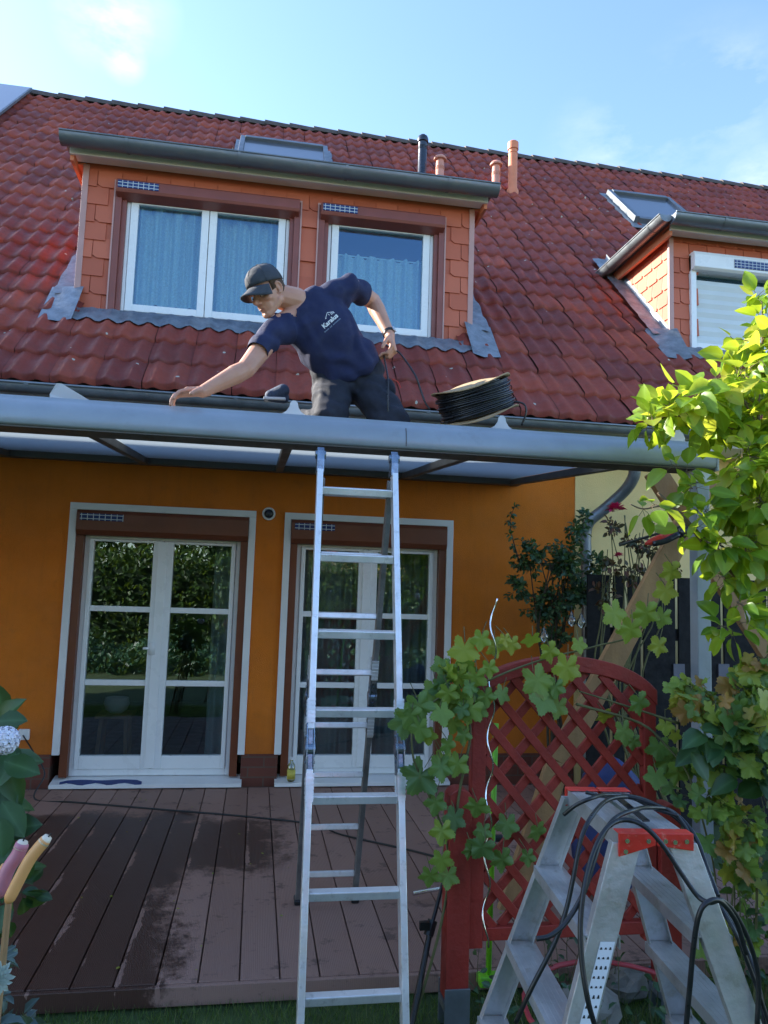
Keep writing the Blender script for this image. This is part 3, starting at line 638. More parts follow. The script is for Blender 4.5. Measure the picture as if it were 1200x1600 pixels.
f = MB(); f.box((x0+.03, DF+.06, z0+.06), (x1-.03, DF+.066, z1-.17)); f.build('glass', M['glassup'], dn)
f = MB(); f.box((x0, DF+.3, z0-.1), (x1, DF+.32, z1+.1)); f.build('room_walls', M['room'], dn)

# roof windows, vent pipes and photovoltaic panels
def rooflight(x0, x1, y1, length, par, name):
    a = V(x0, y1, roofz(y1))-upv*length; b = MB()
    M_ = Matrix((V(1,0,0), upv, nrm)).transposed().to_4x4(); M_.translation = a; W = x1-x0
    for (p, q) in (((0,0,0), (.07,length,.15)), ((W-.07,0,0), (W,length,.15)), ((.07,length-.09,0), (W-.07,length,.16)), ((.07,0,0), (W-.07,.09,.13))): b.box(p, q, M_)
    fr = b.build(name, M['zincdark'], par, bevel=.006)
    g_ = MB().box((.068,.088,.10), (W-.068,length-.088,.115), M_).build('pane', M['pv'], fr)
    fl = MB(); fl.box((-.07,-.2,.045), (W+.07,length+.10,.056), M_); fl.build('flashing_collar', M['lead'], fr)
rooflight(-.56, .73, 10.95, 1.2, house, 'roof_window')
rooflight(5.10, 6.15, 10.62, 1.25, neigh, 'roof_window')
def pipe(px, ybase, ztop, r_, mt, cap, par, topmt=None, Y=10.5):
    x = at(px, 280, Y).x; zb = roofz(Y)-.1; b = MB()
    prof_ = [(r_*1.35, zb), (r_*1.35, zb+.16), (r_, zb+.2), (r_, ztop-.12)]
    if cap == 'dome': prof_ += [(r_*1.05, ztop-.12), (r_*1.3, ztop-.11), (r_*1.3, ztop-.07), (r_*1.1, ztop-.03), (r_*.6, ztop), (.004, ztop+.005)]
    elif cap == 'hat': prof_ += [(r_*.9, ztop-.08), (r_*1.5, ztop-.07), (r_*1.55, ztop-.05), (r_*1.2, ztop-.02), (.004, ztop)]
    else: prof_ += [(r_*1.2, ztop-.13), (r_*1.2, ztop-.02), (r_*.9, ztop), (.004, ztop)]
    o = b.lathe([(a, z) for a, z in prof_], (x, Y, 0), 20).build('vent_pipe', mt, par, True, auto=40)
    if cap != 'sleeve':
        for k in range(3): pass
    rings = MB()
    for k in range(3 if cap != 'sleeve' else 1): rings.lathe([(r_*1.02, ztop-.19-k*.02), (r_*1.12, ztop-.186-k*.02), (r_*1.02, ztop-.182-k*.02)], (x, Y, 0), 20)
    rings.build('collar_ring', mt, o, True)
    return o
def ztop_at(px, py, Y): return at(px, py, Y).z
pipe(659, 0, ztop_at(659, 211, 10.5), .065, M['blacksteel'], 'dome', house)
pipe(687, 0, ztop_at(687, 243, 10.5), .062, M['pinkpipe'], 'hat', house)
pipe(775, 0, ztop_at(775, 252, 10.4), .062, M['pinkpipe'], 'hat', neigh, Y=10.4)
pipe(801, 0, ztop_at(803, 222, 10.35), .068, M['terracotta'], 'sleeve', neigh, Y=10.35)
for j in range(3):
    for i in range(4):
        s1 = SL-.12-j*1.72; xb = -3.80-i*1.02
        a = V(xb-1.0, EY, EZ)+upv*(s1-1.70); M_ = Matrix((V(1,0,0), upv, nrm)).transposed().to_4x4(); M_.translation = a
        p = MB().box((0,0,.11), (1.0,1.70,.145), M_).build('solar_panel', M['zinc'], house); MB().box((.02,.02,.1455), (.98,1.68,.148), M_).build('cells', M['pv'], p)

# downpipe of the neighbour, swan neck and straight run
dp = MB(); dp.tube(spline([at(992,724,5.86), at(990,745,5.9), at(975,768,6.0), at(945,795,6.12), at(921,815,6.18), at(915,838,6.2), at(916,880,6.2), V(at(918,900,6.2).x,6.2,1.6), V(at(918,900,6.2).x,6.2,.1)], 6), .05, 14)
dp.build('downpipe', M['zinc'], neigh, True)
wc = MB(); wc.box((XE+.14, HW-.05, .1), (XE+.26, HW-.008, 1.75)); wc.build('white_corner_board', M['trimwhite'], neigh)
# wall lamp ring and socket of the house, between and beside the doors
l = at(420, 803, HW); b = MB(); b.lathe([(.052,0),(.055,.006),(.052,.016),(.040,.018),(.038,.004)], (0,0,0), 24, Matrix.Rotation(R(90),3,'X').to_4x4()); b.v = [v+V(l.x, HW-.001, l.z) for v in b.v]
lp = b.build('wall_sensor', M['trimwhite'], house, True, auto=40); b = MB(); b.ell((l.x, HW-.012, l.z), ((.036,0,0),(0,.02,0),(0,0,.036))); b.build('lens', M['blacksteel'], lp, True)
l = at(38, 1147, HW); b = MB(); b.box((l.x-.038, HW-.03, l.z-.04), (l.x+.042, HW-.001, l.z+.04)); so = b.build('wall_socket', M['trimwhite'], house, bevel=.006)

# ------------------------------------------------------------------ the pergola
PY0 = 3.45; PX1 = 2.262
perg = empty('pergola', (0, PY0+.1, 0), 'grey aluminium pergola with opal roof sheets between the garden and the orange house wall', 'pergola')
b = MB(); pts = [(PY0+.012,2.337),(PY0+.002,2.340),(PY0-.003,2.348),(PY0-.004,2.375),(PY0+.002,2.41),(PY0+.016,2.438),(PY0+.034,2.455),(PY0+.045,2.466),(PY0+.05,2.478),(PY0+.062,2.478),(PY0+.062,2.44),(PY0+.15,2.44),(PY0+.15,2.47),(PY0+.165,2.47),(PY0+.165,2.337)]
b.prism(pts, 0, -4.9, PX1); b.build('gutter_beam', M['beam'], perg, True, auto=50)
b = MB(); b.prism([(PY0+.012,2.3365),(PY0+.012,2.330),(PY0+.17,2.330),(PY0+.17,2.3365)], 0, -4.9, PX1-.01); b.build('underside_shade', M['beamdark'], perg)  # thin dark sheet, shade of the beam's underside put into the colour
b = MB(); b.box((PX1+.0005, PY0-.008, 2.325), (PX1+.012, PY0+.172, 2.485)); b.build('end_cap', M['beam'], perg, bevel=.003)
for xs_ in (-1.38, .66):
    MB().prism([(PY0-.0052,2.349),(PY0-.0062,2.375),(PY0-.0002,2.412),(PY0+.014,2.440),(PY0+.017,2.439),(PY0+.004,2.41),(PY0-.001,2.375),(PY0-.001,2.349)], 0, xs_, xs_+.0035).build('beam_joint', M['beamdark'], perg)
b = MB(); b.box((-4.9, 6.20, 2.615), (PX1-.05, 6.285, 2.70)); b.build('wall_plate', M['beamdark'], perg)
RX = (-4.85, -3.9, -2.95, -1.97, -.93, .135, 1.185, 2.14)
for x in RX:
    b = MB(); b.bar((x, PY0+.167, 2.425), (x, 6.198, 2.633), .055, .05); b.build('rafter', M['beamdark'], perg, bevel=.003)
for a, c in zip(RX[:-1], RX[1:]):
    b = MB(); b.bar(((a+c)/2, PY0+.167, 2.462), ((a+c)/2, 6.198, 2.670), c-a-.012, .012); b.build('roof_sheet', M['opal'], perg)
for x in RX[4:]:
    # rafter end plate: little plate with a rounded ear standing on the beam
    b = MB(); out = [(-.062,.0),(.062,.0),(.055,.03),(.035,.042),(.022,.06),(.018,.078),(.008,.088),(-.008,.088),(-.018,.078),(-.022,.06),(-.035,.042),(-.055,.03)]
    b.add([V(x+u, PY0+.166, 2.471+v*1.15) for u, v in out]+[V(x+u, PY0+.172, 2.471+v*1.15) for u, v in out], [tuple(range(12)), tuple(range(12,24))[::-1]]+[(i,(i+1)%12,12+(i+1)%12,12+i) for i in range(12)])
    if x in (RX[4], RX[7]):     # the outer ones carry a long side gusset
        sgx = x-.03 if x == RX[7] else x+.02
        b = MB(); s2 = 1 if x == RX[4] else -1
        b.add([V(x-s2*.05, PY0+.17, 2.471), V(x+s2*.20, PY0+.27, 2.471), V(x+s2*.10, PY0+.26, 2.52), V(x-s2*.01, PY0+.18, 2.575), V(x-s2*.03, PY0+.17, 2.572), V(x-s2*.055, PY0+.17, 2.52)], [(0,1,2,3,4,5)])
        so_ = b.build('end_plate', M['bracket'], perg); md = so_.modifiers.new('thick', 'SOLIDIFY'); md.thickness = .005
    else: b.build('end_plate', M['bracket'], perg)
b = MB(); b.box((2.170, PY0+.03, 0), (2.243, PY0+.10, 2.3295)); b.build('post', M['beam'], perg, bevel=.004)
b = MB(); b.box((2.150, PY0+.012, 2.265), (2.258, PY0+.12, 2.329)); b.build('post_head', M['bracket'], perg, bevel=.004)

# ------------------------------------------------------------------ folding ladder under the beam
lad = empty('folding_ladder', (.425, 3.4, 0), 'tall aluminium hinged ladder standing folded open beneath the pergola beam', 'ladder')
LX0, LX1 = .243, .608; A = V(0, 2.83, 0); T = V(0, 3.385, 2.26); B0 = V(0, 4.0, .09)
def lerp(a, c, t_): return a+(c-a)*t_
def lx(side, t_, rear=False):
    return (lerp(.268 if rear else .213, .243+.013*rear, t_)+.013) if side == 0 else (lerp(.582 if rear else .620, .608-.008*rear, t_)-.013)
def rail(x, p, q, w=.026, h=.062, name='rail', n_cut=True):
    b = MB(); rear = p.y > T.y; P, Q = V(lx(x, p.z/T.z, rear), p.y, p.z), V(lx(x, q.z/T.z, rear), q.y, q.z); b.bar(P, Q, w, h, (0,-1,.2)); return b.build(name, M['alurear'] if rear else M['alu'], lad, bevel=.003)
zf = (1.03-0)/(T.z)    # hinge height parameter
for x in (0, 1):
    rail(x, A, lerp(A, T, .425)); rail(x, lerp(A, T, .49), lerp(A, T, .972))
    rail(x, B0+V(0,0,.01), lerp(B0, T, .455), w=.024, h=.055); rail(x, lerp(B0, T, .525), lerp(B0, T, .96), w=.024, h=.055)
for t_ in (.088, .233, .378, .519, .656, .799, .932): b = MB(); p = lerp(A, T, t_); b.bar((lx(0,t_)+.0135, p.y, p.z), (lx(1,t_)-.0135, p.y, p.z), .036, .034, (0,-.2,1)); b.build('rung', M['alu'], lad, bevel=.004)
for t_ in (.07, .185, .31, .425, .545, .67, .80, .93): b = MB(); p = lerp(B0, T, t_); b.bar((lx(0,t_,True)+.0125, p.y, p.z), (lx(1,t_,True)-.0125, p.y, p.z), .03, .028, (0,.2,1)); b.build('rung', M['alu'], lad, bevel=.004)
M['hinge'] = simple('blued_hinge_steel', (.22,.27,.34), .3, .9, .3, 30)
def hinge(c, d, x):
    b = MB(); d = d.normalized(); s = V(0, -d.z, d.y)
    Mx = Matrix((V(1,0,0), s, d)).transposed().to_4x4(); Mx.translation = V(x, c.y, c.z)
    for e in (-.0165, .0115): b.prism([(a, z) for a, z in [(-.024,-.10),(.024,-.10),(.030,-.03),(.032,0),(.030,.03),(.024,.10),(-.024,.10),(-.030,.03),(-.032,0),(-.030,-.03)]], 0, e, e+.005); 
    b.v = [Mx @ v for v in b.v]; b.tube([Mx @ V(-.020,0,0), Mx @ V(.020,0,0)], .030, 20); b.tube([Mx @ V(-.021,0,.05), Mx @ V(.021,0,.05)], .006, 10); b.tube([Mx @ V(-.021,0,-.05), Mx @ V(.021,0,-.05)], .006, 10); b.box((-.010,-.022,-.09),(.010,.022,.09), Mx)
    ho = b.build('hinge', M['hinge'], lad, bevel=.0015)
    for sg in (-1, 1):
        for e in (-1, 1):
            tb = MB()
            for k in range(6): tb.box((-.016, e*.030-.003, sg*(.10+k*.017)), (.016, e*.030+.006, sg*(.10+k*.017)+.010), Mx)
            tb.box((-.015, e*.030-.0025, min(sg*.10, sg*.195)), (.015, e*.030+.0025, max(sg*.10, sg*.195)), Mx); tb.build('rivet_tab', M['alu'], ho)
for sd_ in (0, 1):
    x = lx(sd_, 1); hinge(lerp(A, T, .4575), T-A, lx(sd_, .4575)); hinge(lerp(B0, T, .49), T-B0, lx(sd_, .49, True))
    b = MB(); b.prism([(T.y-.035,T.z-.07),(T.y+.045,T.z-.07),(T.y+.035,T.z-.01),(T.y+.022,T.z+.035),(T.y,T.z+.048),(T.y-.022,T.z+.03),(T.y-.03,T.z-.01)], 0, x-.016, x+.016); b.tube([(x-.024,T.y,T.z+.012),(x+.024,T.y,T.z+.012)], .020, 16); b.build('hinge', M['hinge'], lad, bevel=.002)
    xr, xf = lx(sd_, 0, True), lx(sd_, 0); MB().box((xr-.020, B0.y-.04, .0905), (xr+.020, B0.y+.04, .118)).build('foot', M['rubber'], lad, bevel=.008); MB().box((xf-.022, A.y-.05, .004), (xf+.022, A.y+.05, .03)).build('foot', M['rubber'], lad, bevel=.008)

# ------------------------------------------------------------------ aluminium double step ladder
st = empty('step_ladder', (1.06, 2.05, 0), 'wide aluminium double-sided step ladder with red corner caps in front of the trellis', 'ladder')
Lv = V(.10, .995, 0).normalized(); Sv = V(.995, -.10, 0).normalized(); C0 = V(1.050, 2.065, 0); ZT = 1.075; HL = .215; HS = .066; SPR = .33; FLR = .13
def sp(side, end, z, ds=0, dl=0):
    k = ZT-z; return C0 + Sv*(side*(HS+SPR*k)+ds) + Lv*(end*(HL+FLR*k)+dl) + V(0,0,z)
for side in (-1, 1):
    for end in (-1, 1):
        b = MB(); p, q = sp(side, end, 0.02), sp(side, end, ZT-.02)
        wv_ = Sv; d = (q-p).normalized(); nl = d.cross(wv_).normalized()
        # channel section: web facing the end, flanges inward
        for (o0, o1, t0, t1) in ((-.037, .037, 0, .003), (-.037, -.034, .003, .028), (.034, .037, .003, .028)):
            inw = -end
            vs = []
            for P in (p, q):
                for (u, v) in ((o0, t0), (o1, t0), (o1, t1), (o0, t1)): vs.append(P+wv_*u+Lv*inw*v)
            b.add(vs, [(0,1,2,3),(4,5,6,7),(0,1,5,4),(1,2,6,5),(2,3,7,6),(3,0,4,7)])
        b.build('side_rail', M['alusmooth'], st, bevel=.0015)
        b = MB(); b.ell(p+V(0,0,.0), (Sv*.05, Lv*.02, V(0,0,.03))); b.build('foot', M['rubber'], st, True)
    for z in (.84, .605, .37, .135):
        b = MB(); k = ZT-z; cc = C0+Sv*(side*(HS+SPR*k))+V(0,0,z); hl = HL+FLR*k-.006
        M_ = Matrix((Sv, Lv, V(0,0,1))).transposed().to_4x4(); M_.translation = cc
        b.box((-.045,-hl,-.004), (.045,hl,0), M_); b.box((-.045,-hl,-.032), (-.042,hl,-.004), M_); b.box((.042,-hl,-.032), (.045,hl,-.004), M_)
        for u in (-.03,-.015,0,.015,.03): b.box((u-.002,-hl+.01,0), (u+.002,hl-.01,.0009), M_)
        b.build('step', M['alusmooth'], st)
M_ = Matrix((Sv, Lv, V(0,0,1))).transposed().to_4x4(); M_.translation = C0+V(0,0,ZT)
for side in (-1, 1):
    b = MB(); a0, a1 = (-.090, -.009) if side < 0 else (.009, .090)
    b.box((a0,-HL-.002,-.004), (a1,HL+.002,0), M_); b.box((a0 if side < 0 else a1-.003,-HL-.002,-.045), (a0+.003 if side < 0 else a1,HL+.002,-.004), M_)
    for k in range(5): u = a0+.008+k*.016; b.box((u-.002,-HL+.02,0), (u+.002,HL-.02,.0009), M_)
    b.build('platform_plate', M['alusmooth'], st)
    for end in (-1, 1):
        b = MB(); xa, xb = (-.097, -.002) if side < 0 else (.002, .097)
        y0 = end*(HL+.003); y1 = end*(HL+.012)
        out = [(xa,-.052),(xb,-.024),(xb,.006),(xa,.006)] if side < 0 else [(xa,-.024),(xb,-.036),(xb,.006),(xa,.006)]
        vs = [M_ @ V(u, y0, v) for u, v in out]+[M_ @ V(u, y1, v) for u, v in out]
        b.add(vs, [(0,1,2,3),(4,5,6,7),(0,1,5,4),(1,2,6,5),(2,3,7,6),(3,0,4,7)]); b.box((xa, end*(HL-.03) if end > 0 else -HL-.003, .0025), (xb, end*HL+.003 if end > 0 else -HL+.03, .006), M_)
        co = b.build('corner_cap', M['redplastic'], st, bevel=.002)
        r2 = MB()
        for (u, v) in ((xa+.02, -.012), (xb-.02, -.012), (xa+.016, -.038) if side < 0 else (xb-.05, -.014)): r2 = MB(); r2.tube([M_ @ V(u, end*(HL+.0125), v), M_ @ V(u, end*(HL+.016), v)], .006, 10); r2.build('rivet', M['silver'], co)
b = MB(); p, q = sp(-1, -1, .83), sp(-1, -1, .62); vs = []
lab = MB(); d_ = V(0,0,0)-Lv*.0012
lab.add([p-Sv*.005+d_, p+Sv*.032+d_, q+Sv*.032+d_, q-Sv*.005+d_], [(0,1,2,3)]); lb = lab.build('instruction_label', M['print'], st); 
ic = MB(); d_ = -Lv*.0018; rr = random.Random(4)
for i in range(9):
    for j in range(3):
        c = lerp(p, q, .07+i*.10)+Sv*(.001+j*.0115)+d_; u = Sv*.0035; w_ = (p-q).normalized()*.0045*rr.uniform(.5, 1)
        ic.add([c-u-w_, c+u-w_, c+u*.3+w_, c-u*.6+w_], [(0,1,2,3)])
ic.build('pictogram', M['blacksteel'], lb)

# black hoses hung over the step ladder
def hose(name, pts, r_, mt, label, cat, group=None, n=10):
    b = MB(); b.tube(spline(pts, n), r_, 10); o = b.build(name, mt, None, True); tag(o, label, cat, group); return o
def H(px, py, Y): return at(px, py, Y)
G = 'black hoses hung over the step ladder'
hose('rubber_hose', [H(881,1273,1.95), H(900,1258,1.93), H(925,1247,1.92), H(950,1242,2.0), H(1000,1247,2.05), H(1045,1270,2.05), H(1085,1310,2.0), H(1115,1380,1.95), H(1130,1420,1.9), H(1165,1480,1.85), H(1190,1560,1.8), H(1195,1640,1.8)], 0.0053, M['rubber'], 'black rubber hose whose cut end lies on the far left of the step ladder top', 'hose', G)
hose('rubber_hose', [H(916,1238,2.1), H(940,1244,2.1), H(965,1243,2.03), H(1010,1252,2.0), H(1060,1278,1.98), H(1092,1335,1.93), H(1120,1405,1.85), H(1150,1460,1.8), H(1178,1530,1.78), H(1202,1600,1.76)], 0.0053, M['rubber'], 'black rubber hose running from the back of the step ladder top down its right side', 'hose', G)
hose('rubber_hose', [H(806,1598,1.78), H(830,1545,1.76), H(868,1470,1.76), H(885,1420,1.77), H(896,1370,1.78), H(908,1310,1.8), H(925,1275,1.84), H(950,1250,1.95), H(985,1246,2.02), H(1020,1262,2.0), H(1060,1275,1.98)], 0.0056, M['rubber'], 'black rubber hose hanging down across the left flight of the step ladder', 'hose', G)
hose('rubber_hose', [H(838,1467,1.7), H(860,1462,1.7), H(885,1440,1.71), H(912,1395,1.73), H(928,1345,1.75), H(942,1305,1.78), H(962,1278,1.82), H(990,1266,1.86), H(1015,1262,1.95), H(1050,1268,2.0), H(1085,1305,1.96), H(1108,1365,1.9), H(1122,1400,1.85)], 0.0058, M['rubber'], 'black rubber hose with its lower cut end sticking out left at mid height', 'hose', G)
hose('rubber_hose', [H(930,1605,1.66), H(918,1560,1.66), H(909,1500,1.68), H(907,1440,1.7), H(914,1380,1.72), H(930,1325,1.75), H(950,1292,1.78), H(975,1281,1.8), H(1005,1290,1.78), H(1035,1320,1.76), H(1065,1365,1.74), H(1090,1400,1.72), H(1108,1410,1.7), H(1128,1407,1.72), H(1150,1430,1.74), H(1172,1475,1.75), H(1185,1530,1.76), H(1183,1600,1.76)], 0.0061, M['rubber'], 'thick black hose looping over the near red cap and tied to the right rail', 'hose', G)
hose('rubber_hose', [H(1072,1605,1.7), H(1078,1540,1.69), H(1084,1475,1.68), H(1092,1430,1.67), H(1104,1411,1.67), H(1125,1408,1.68), H(1150,1440,1.7), H(1166,1490,1.71)], 0.0061, M['rubber'], 'thick black hose hanging straight down beside the right rail of the step ladder', 'hose', G)
b = MB(); b.bar(H(958,1240,2.11), H(1010,1283,1.9), .020, .004); tag(b.build('webbing_strap', M['rubber'], bevel=.001), 'black flat strap lying diagonally across the step ladder top', 'strap')

# ------------------------------------------------------------------ red trellis with its two anchor posts
TY = 3.0; tx0, tx1 = .875, 1.665
tre = empty('red_trellis', (1.27, TY, 0), 'red wooden arched lattice trellis behind the step ladder', 'trellis')
def topz(x):
    u = (x-tx0)/(tx1-tx0); u = min(max(u, 0), 1); return 1.225+.20*math.sqrt(max(0, 1-((u-.50)/.53)**2))
for (a, c) in ((tx0, tx0+.058), (tx1-.055, tx1)):
    b = MB(); zt = topz((a+c)/2)-.03; b.box((a, TY-.022, .30 if a == tx0 else .30), (c, TY+.022, zt)); b.build('stile', M['redwood'], tre, bevel=.004)
b = MB(); n = 24; vs = []
for i in range(n+1):
    x = tx0-.004+(tx1-tx0+.008)*i/n; zt = topz(x); th = .062
    vs += [V(x,TY-.026,zt-th), V(x,TY+.026,zt-th), V(x,TY+.026,zt), V(x,TY-.026,zt)]
b.add(vs, [(4*i+k, 4*i+(k+1)%4, 4*i+4+(k+1)%4, 4*i+4+k) for i in range(n) for k in range(4)]+[(0,1,2,3), (4*n,4*n+1,4*n+2,4*n+3)]); b.build('arched_rail', M['redwood'], tre, bevel=.004)
b = MB(); b.box((tx0+.058, TY-.02, .325), (tx1-.055, TY+.02, .375)); b.build('bottom_rail', M['redwood'], tre, bevel=.004)
def lattice(sg, yc):
    xa, xb = tx0+.055, tx1-.052; sl = 1.12; 
    c0 = -1.2
    while c0 < 3.2:
        # line z = c0 + sg*sl*(x-xa)
        ins = []; N = 160
        for i in range(N+1):
            x = xa+(xb-xa)*i/N; z = c0+sg*sl*(x-xa)
            if .37 < z < topz(x)-.055: ins.append((x, z))
        if len(ins) > 6:
            p, q = ins[0], ins[-1]; b = MB(); b.bar((p[0], yc, p[1]), (q[0], yc, q[1]), .016, .034, (0,0,1)); b.build('lattice_slat', M['redwood'], tre, bevel=.002)
        c0 += .148
lattice(-1, TY-.008); lattice(1, TY+.0088)
def post(x, top, label, Y=TY):
    r_ = .045; p = empty('anchor_post', (x, Y, 0), label, 'post'); b = MB()
    n = 10; out = [(x-r_, .12), (x+r_, .12)]+[(x+r_*math.cos(math.pi*k/n), top+.035*math.sin(math.pi*k/n)) for k in range(n+1)]
    b.prism(out, 1, Y-.045, Y+.045); b.build('shaft', M['redwood'], p, bevel=.004)
    k = MB(); k.box((x-.05, Y-.052, -.02), (x+.05, Y-.0455, .17)); k.box((x-.05, Y+.0455, -.02), (x+.05, Y+.052, .17)); k.box((x-.05, Y-.0455, .085), (x+.05, Y+.0455, .115)); k.build('anchor_bracket', M['zinc'], p, bevel=.002)
post(.828, .87, 'short red post with rounded top and grey metal shoe left of the trellis')
post(1.715, .80, 'short red post with rounded top at the right end of the trellis')

# ------------------------------------------------------------------ fence, timber frame, bits on the right
fn = empty('black_fence', (4.2, 5.35, 0), 'tall black board fence with thin bright gaps behind the rose bushes', 'fence')
gx = [at(px, 1000, 5.35).x for px in (914, 955, 978, 1003, 1057, 1128, 1200)]
for a, c in zip(gx[:-1], gx[1:]): b = MB(); b.box((a+.015, 5.34, .02), (c-.015, 5.36, 1.84)); b.build('board', M['blackfence'], fn)
x = gx[-1]
for k in range(7): b = MB(); b.box((x+.010, 5.34, .02), (x+.27, 5.36, 1.84)); b.build('board', M['blackfence'], fn); x += .28
for z in (.35, 1.36): b = MB(); b.box((gx[0]+.02, 5.362, z), (x, 5.40, z+.09)); b.build('cross_rail', M['blackfence'], fn)
for px in (968, 1060, 1130): 
    c = at(px, 1050, 5.33); b = MB(); b.box((c.x-.04, 5.325, c.z-.05), (c.x+.05, 5.338, c.z+.06)); b.build('clip', M['greyplate'], fn)
tf = empty('timber_frame', (2.2, 3.8, 0), 'brown timber A-frame of a garden swing crossing behind the pergola post', 'swing frame')
b = MB(); b.bar(at(1112,742,3.85), at(872,1190,3.85), .045, .125, (1,0,.3)); b.bar(at(872,1190,3.85), V(at(872,1190,3.85).x-.28,3.85,0.0), .045,.125,(1,0,.3)); b.build('leg', M['timber'], tf, bevel=.004)
b = MB(); b.bar(at(1022,735,3.92), at(1215,1040,3.92), .045, .125, (1,0,-.3)); b.bar(at(1217,1044,3.92), V(at(1217,1044,3.92).x+.55,3.92,0), .045,.125,(1,0,-.3)); b.build('leg', M['timber'], tf, bevel=.004)
b = MB(); b.bar(at(1075,800,3.8), at(1095,800,6.0), .09, .09); b.build('ridge_pole', M['timber'], tf, bevel=.004)
# red and black bar clamp on the frame
cl = empty('bar_clamp', at(1060,840,3.72), 'red and black hand clamp hanging on the crossing of the timber frame', 'clamp')
b = MB(); b.tube([at(968,852,3.74), at(1100,812,3.74)], .007, 8); b.build('bar', M['blacksteel'], cl)
b = MB(); b.tube(spline([at(1008,850,3.72), at(1030,842,3.71), at(1052,832,3.71)],5), [.006,.012,.017,.02,.021,.021,.021,.020,.018,.014,.010], 10); b.build('grip', M['redplastic'], cl, True)
b = MB(); b.tube(spline([at(1020,850,3.70), at(1040,845,3.69), at(1062,834,3.69)],4), .016, 10); b.tube([at(1062,834,3.7), at(1108,818,3.7)], .030, 8); b.build('jaw', M['blacksteel'], cl, True)
b = MB(); b.tube([at(1080,822,3.68), at(1106,812,3.68)], .034, 10); b.build('pad', M['redplastic'], cl, True)
# light bulb on a string
bp = at(1176, 958, 2.95); bu = empty('light_bulb', bp, 'white festoon bulb hanging from a black wire at the right edge', 'light bulb')
b = MB(); b.lathe([(.004,-.045),(.02,-.04),(.029,-.022),(.031,0),(.026,.018),(.018,.032)], bp, 18); b.build('globe', M['petalwhite'], bu, True)
b = MB(); b.lathe([(.019,.030),(.020,.060),(.014,.066)], bp, 14); b.tube(spline([bp+V(0,0,.06), bp+V(-.01,0,.12), at(1140,880,2.95), at(1120,850,2.95), at(1160,875,2.95), at(1215,915,2.95)],6), .003, 6); b.build('socket', M['rubber'], bu, True, auto=40)

# ------------------------------------------------------------------ small things
b = MB(); b.tube(spline([at(38,1147,HW)+V(0,-.03,-.005), at(52,1175,6.1)+V(0,0,0), V(at(70,1205,6.05).x,6.05,.25), V(-1.5,5.95,.098), V(-1.2,5.85,.097), V(-.6,5.65,.097), V(0,5.45,.097), V(.45,5.25,.097), V(.62,5.02,.097), V(.95,4.75,.097), V(1.25,4.5,.097), V(1.5,4.45,.097)], 10), .006, 8)
tag(b.build('power_cable', M['rubber'], None, True), 'black power cable running from the wall socket across the terrace boards', 'cable')
bt = empty('plastic_bottle', (at(455,1210,6.2).x, 6.21, .13), 'small clear bottle with a yellow label on the sill of the right door', 'bottle'); p = ORG[bt.name]+V(0,0,.012)
b = MB(); b.lathe([(.028,0),(.032,.01),(.032,.11),(.026,.13),(.012,.15),(.012,.165)], p, 16); b.build('body', M['clearplastic'], bt, True)
b = MB(); b.lathe([(.0335,.02),(.0335,.09)], p, 16); b.build('paper_label', M['labelyellow'], bt, True); b = MB(); b.lathe([(.014,.166),(.014,.185)], p, 12); b.build('screw_cap', M['trimwhite'], bt)
b = MB(); b.add([V(-1.40+.6*i/14, HW-.085+.02*math.sin(i*1.3)+.0*(i), .1325+.001*i/14) for i in range(15)]+[V(-1.40+.6*i/14, HW-.02-.012*math.cos(i*.9)-(.045 if i in (0,14) else 0), .1465) for i in range(15)], [(i,i+1,16+i,15+i) for i in range(14)])
cloth = b.build('sill_mark', M['blue']); md = cloth.modifiers.new('t','SOLIDIFY'); md.thickness = .006; md.offset = 1; tag(cloth, 'thin dark blue mark on the white sill of the left door', 'mark')  # a dark blue mark on the sill, built as a thin strip
# steel tube and tools lying on the boards, black prop against the beam
b = MB(); b.tube([at(645,1396,3.93), at(700,1386,3.98)], .011, 12); tag(b.build('steel_tube', M['silver'], None, True, auto=40), 'short bright steel tube lying on the boards left of the trellis', 'tube')
pp = empty('prop_pole', V(at(640,1600,3.02).x, 3.0, 0), 'thin black telescopic pole leaning beside the short red post', 'pole')
b = MB(); b.tube([V(at(636,1625,2.9).x,2.9,.0), at(672,1455,3.05)], .012, 10); b.tube([at(672,1455,3.05), at(692,1380,3.12)], .008, 10); b.build('tube', M['rubber'], pp, True, auto=40)
b = MB(); b.tube([at(669,1462,3.045), at(676,1438,3.065)], .020, 10); b.box(tuple(at(664,1450,3.03)+V(-.02,0,-.01)), tuple(at(664,1450,3.03)+V(.02,.02,.02))); b.build('clamp_collar', M['rubber'], pp)
# green broom behind the trellis
br_ = empty('green_broom', at(765,1530,3.2), 'lime green broom with a flat head standing behind the trellis', 'broom')
b = MB(); b.tube([at(775,1130,3.34), at(763,1522,3.20)], .012, 12); b.build('handle', M['green_plastic'], br_, True)
c = at(765,1530,3.2); b = MB(); b.box((c.x-.05,3.17,c.z-.022),(c.x+.045,3.23,c.z+.022)); b.build('head', M['green_plastic'], br_, bevel=.008)
# spiral plant rods
def spiral(px, y0, y1, Y, label, amp=.022, turns=5):
    pts = []; a, c = at(px[0], y0, Y), at(px[1], y1, Y); N = 90
    for i in range(N+1): u = i/N; th = u*turns*2*math.pi; pts.append(lerp(a, c, u)+V(math.cos(th)*amp, math.sin(th)*amp, 0))
    b = MB(); b.tube(pts, .0035, 7); tag(b.build('spiral_stake', M['silver'], None, True), label, 'plant stake', 'spiral plant stakes')
spiral((772, 758), 935, 1480, 2.93, 'wavy silver metal plant stake in front of the left trellis edge', .013, 6)
spiral((700, 690), 1490, 1540, 4.3, 'short bit of silver plant stake lying behind the short red post', .01, 2) if False else None
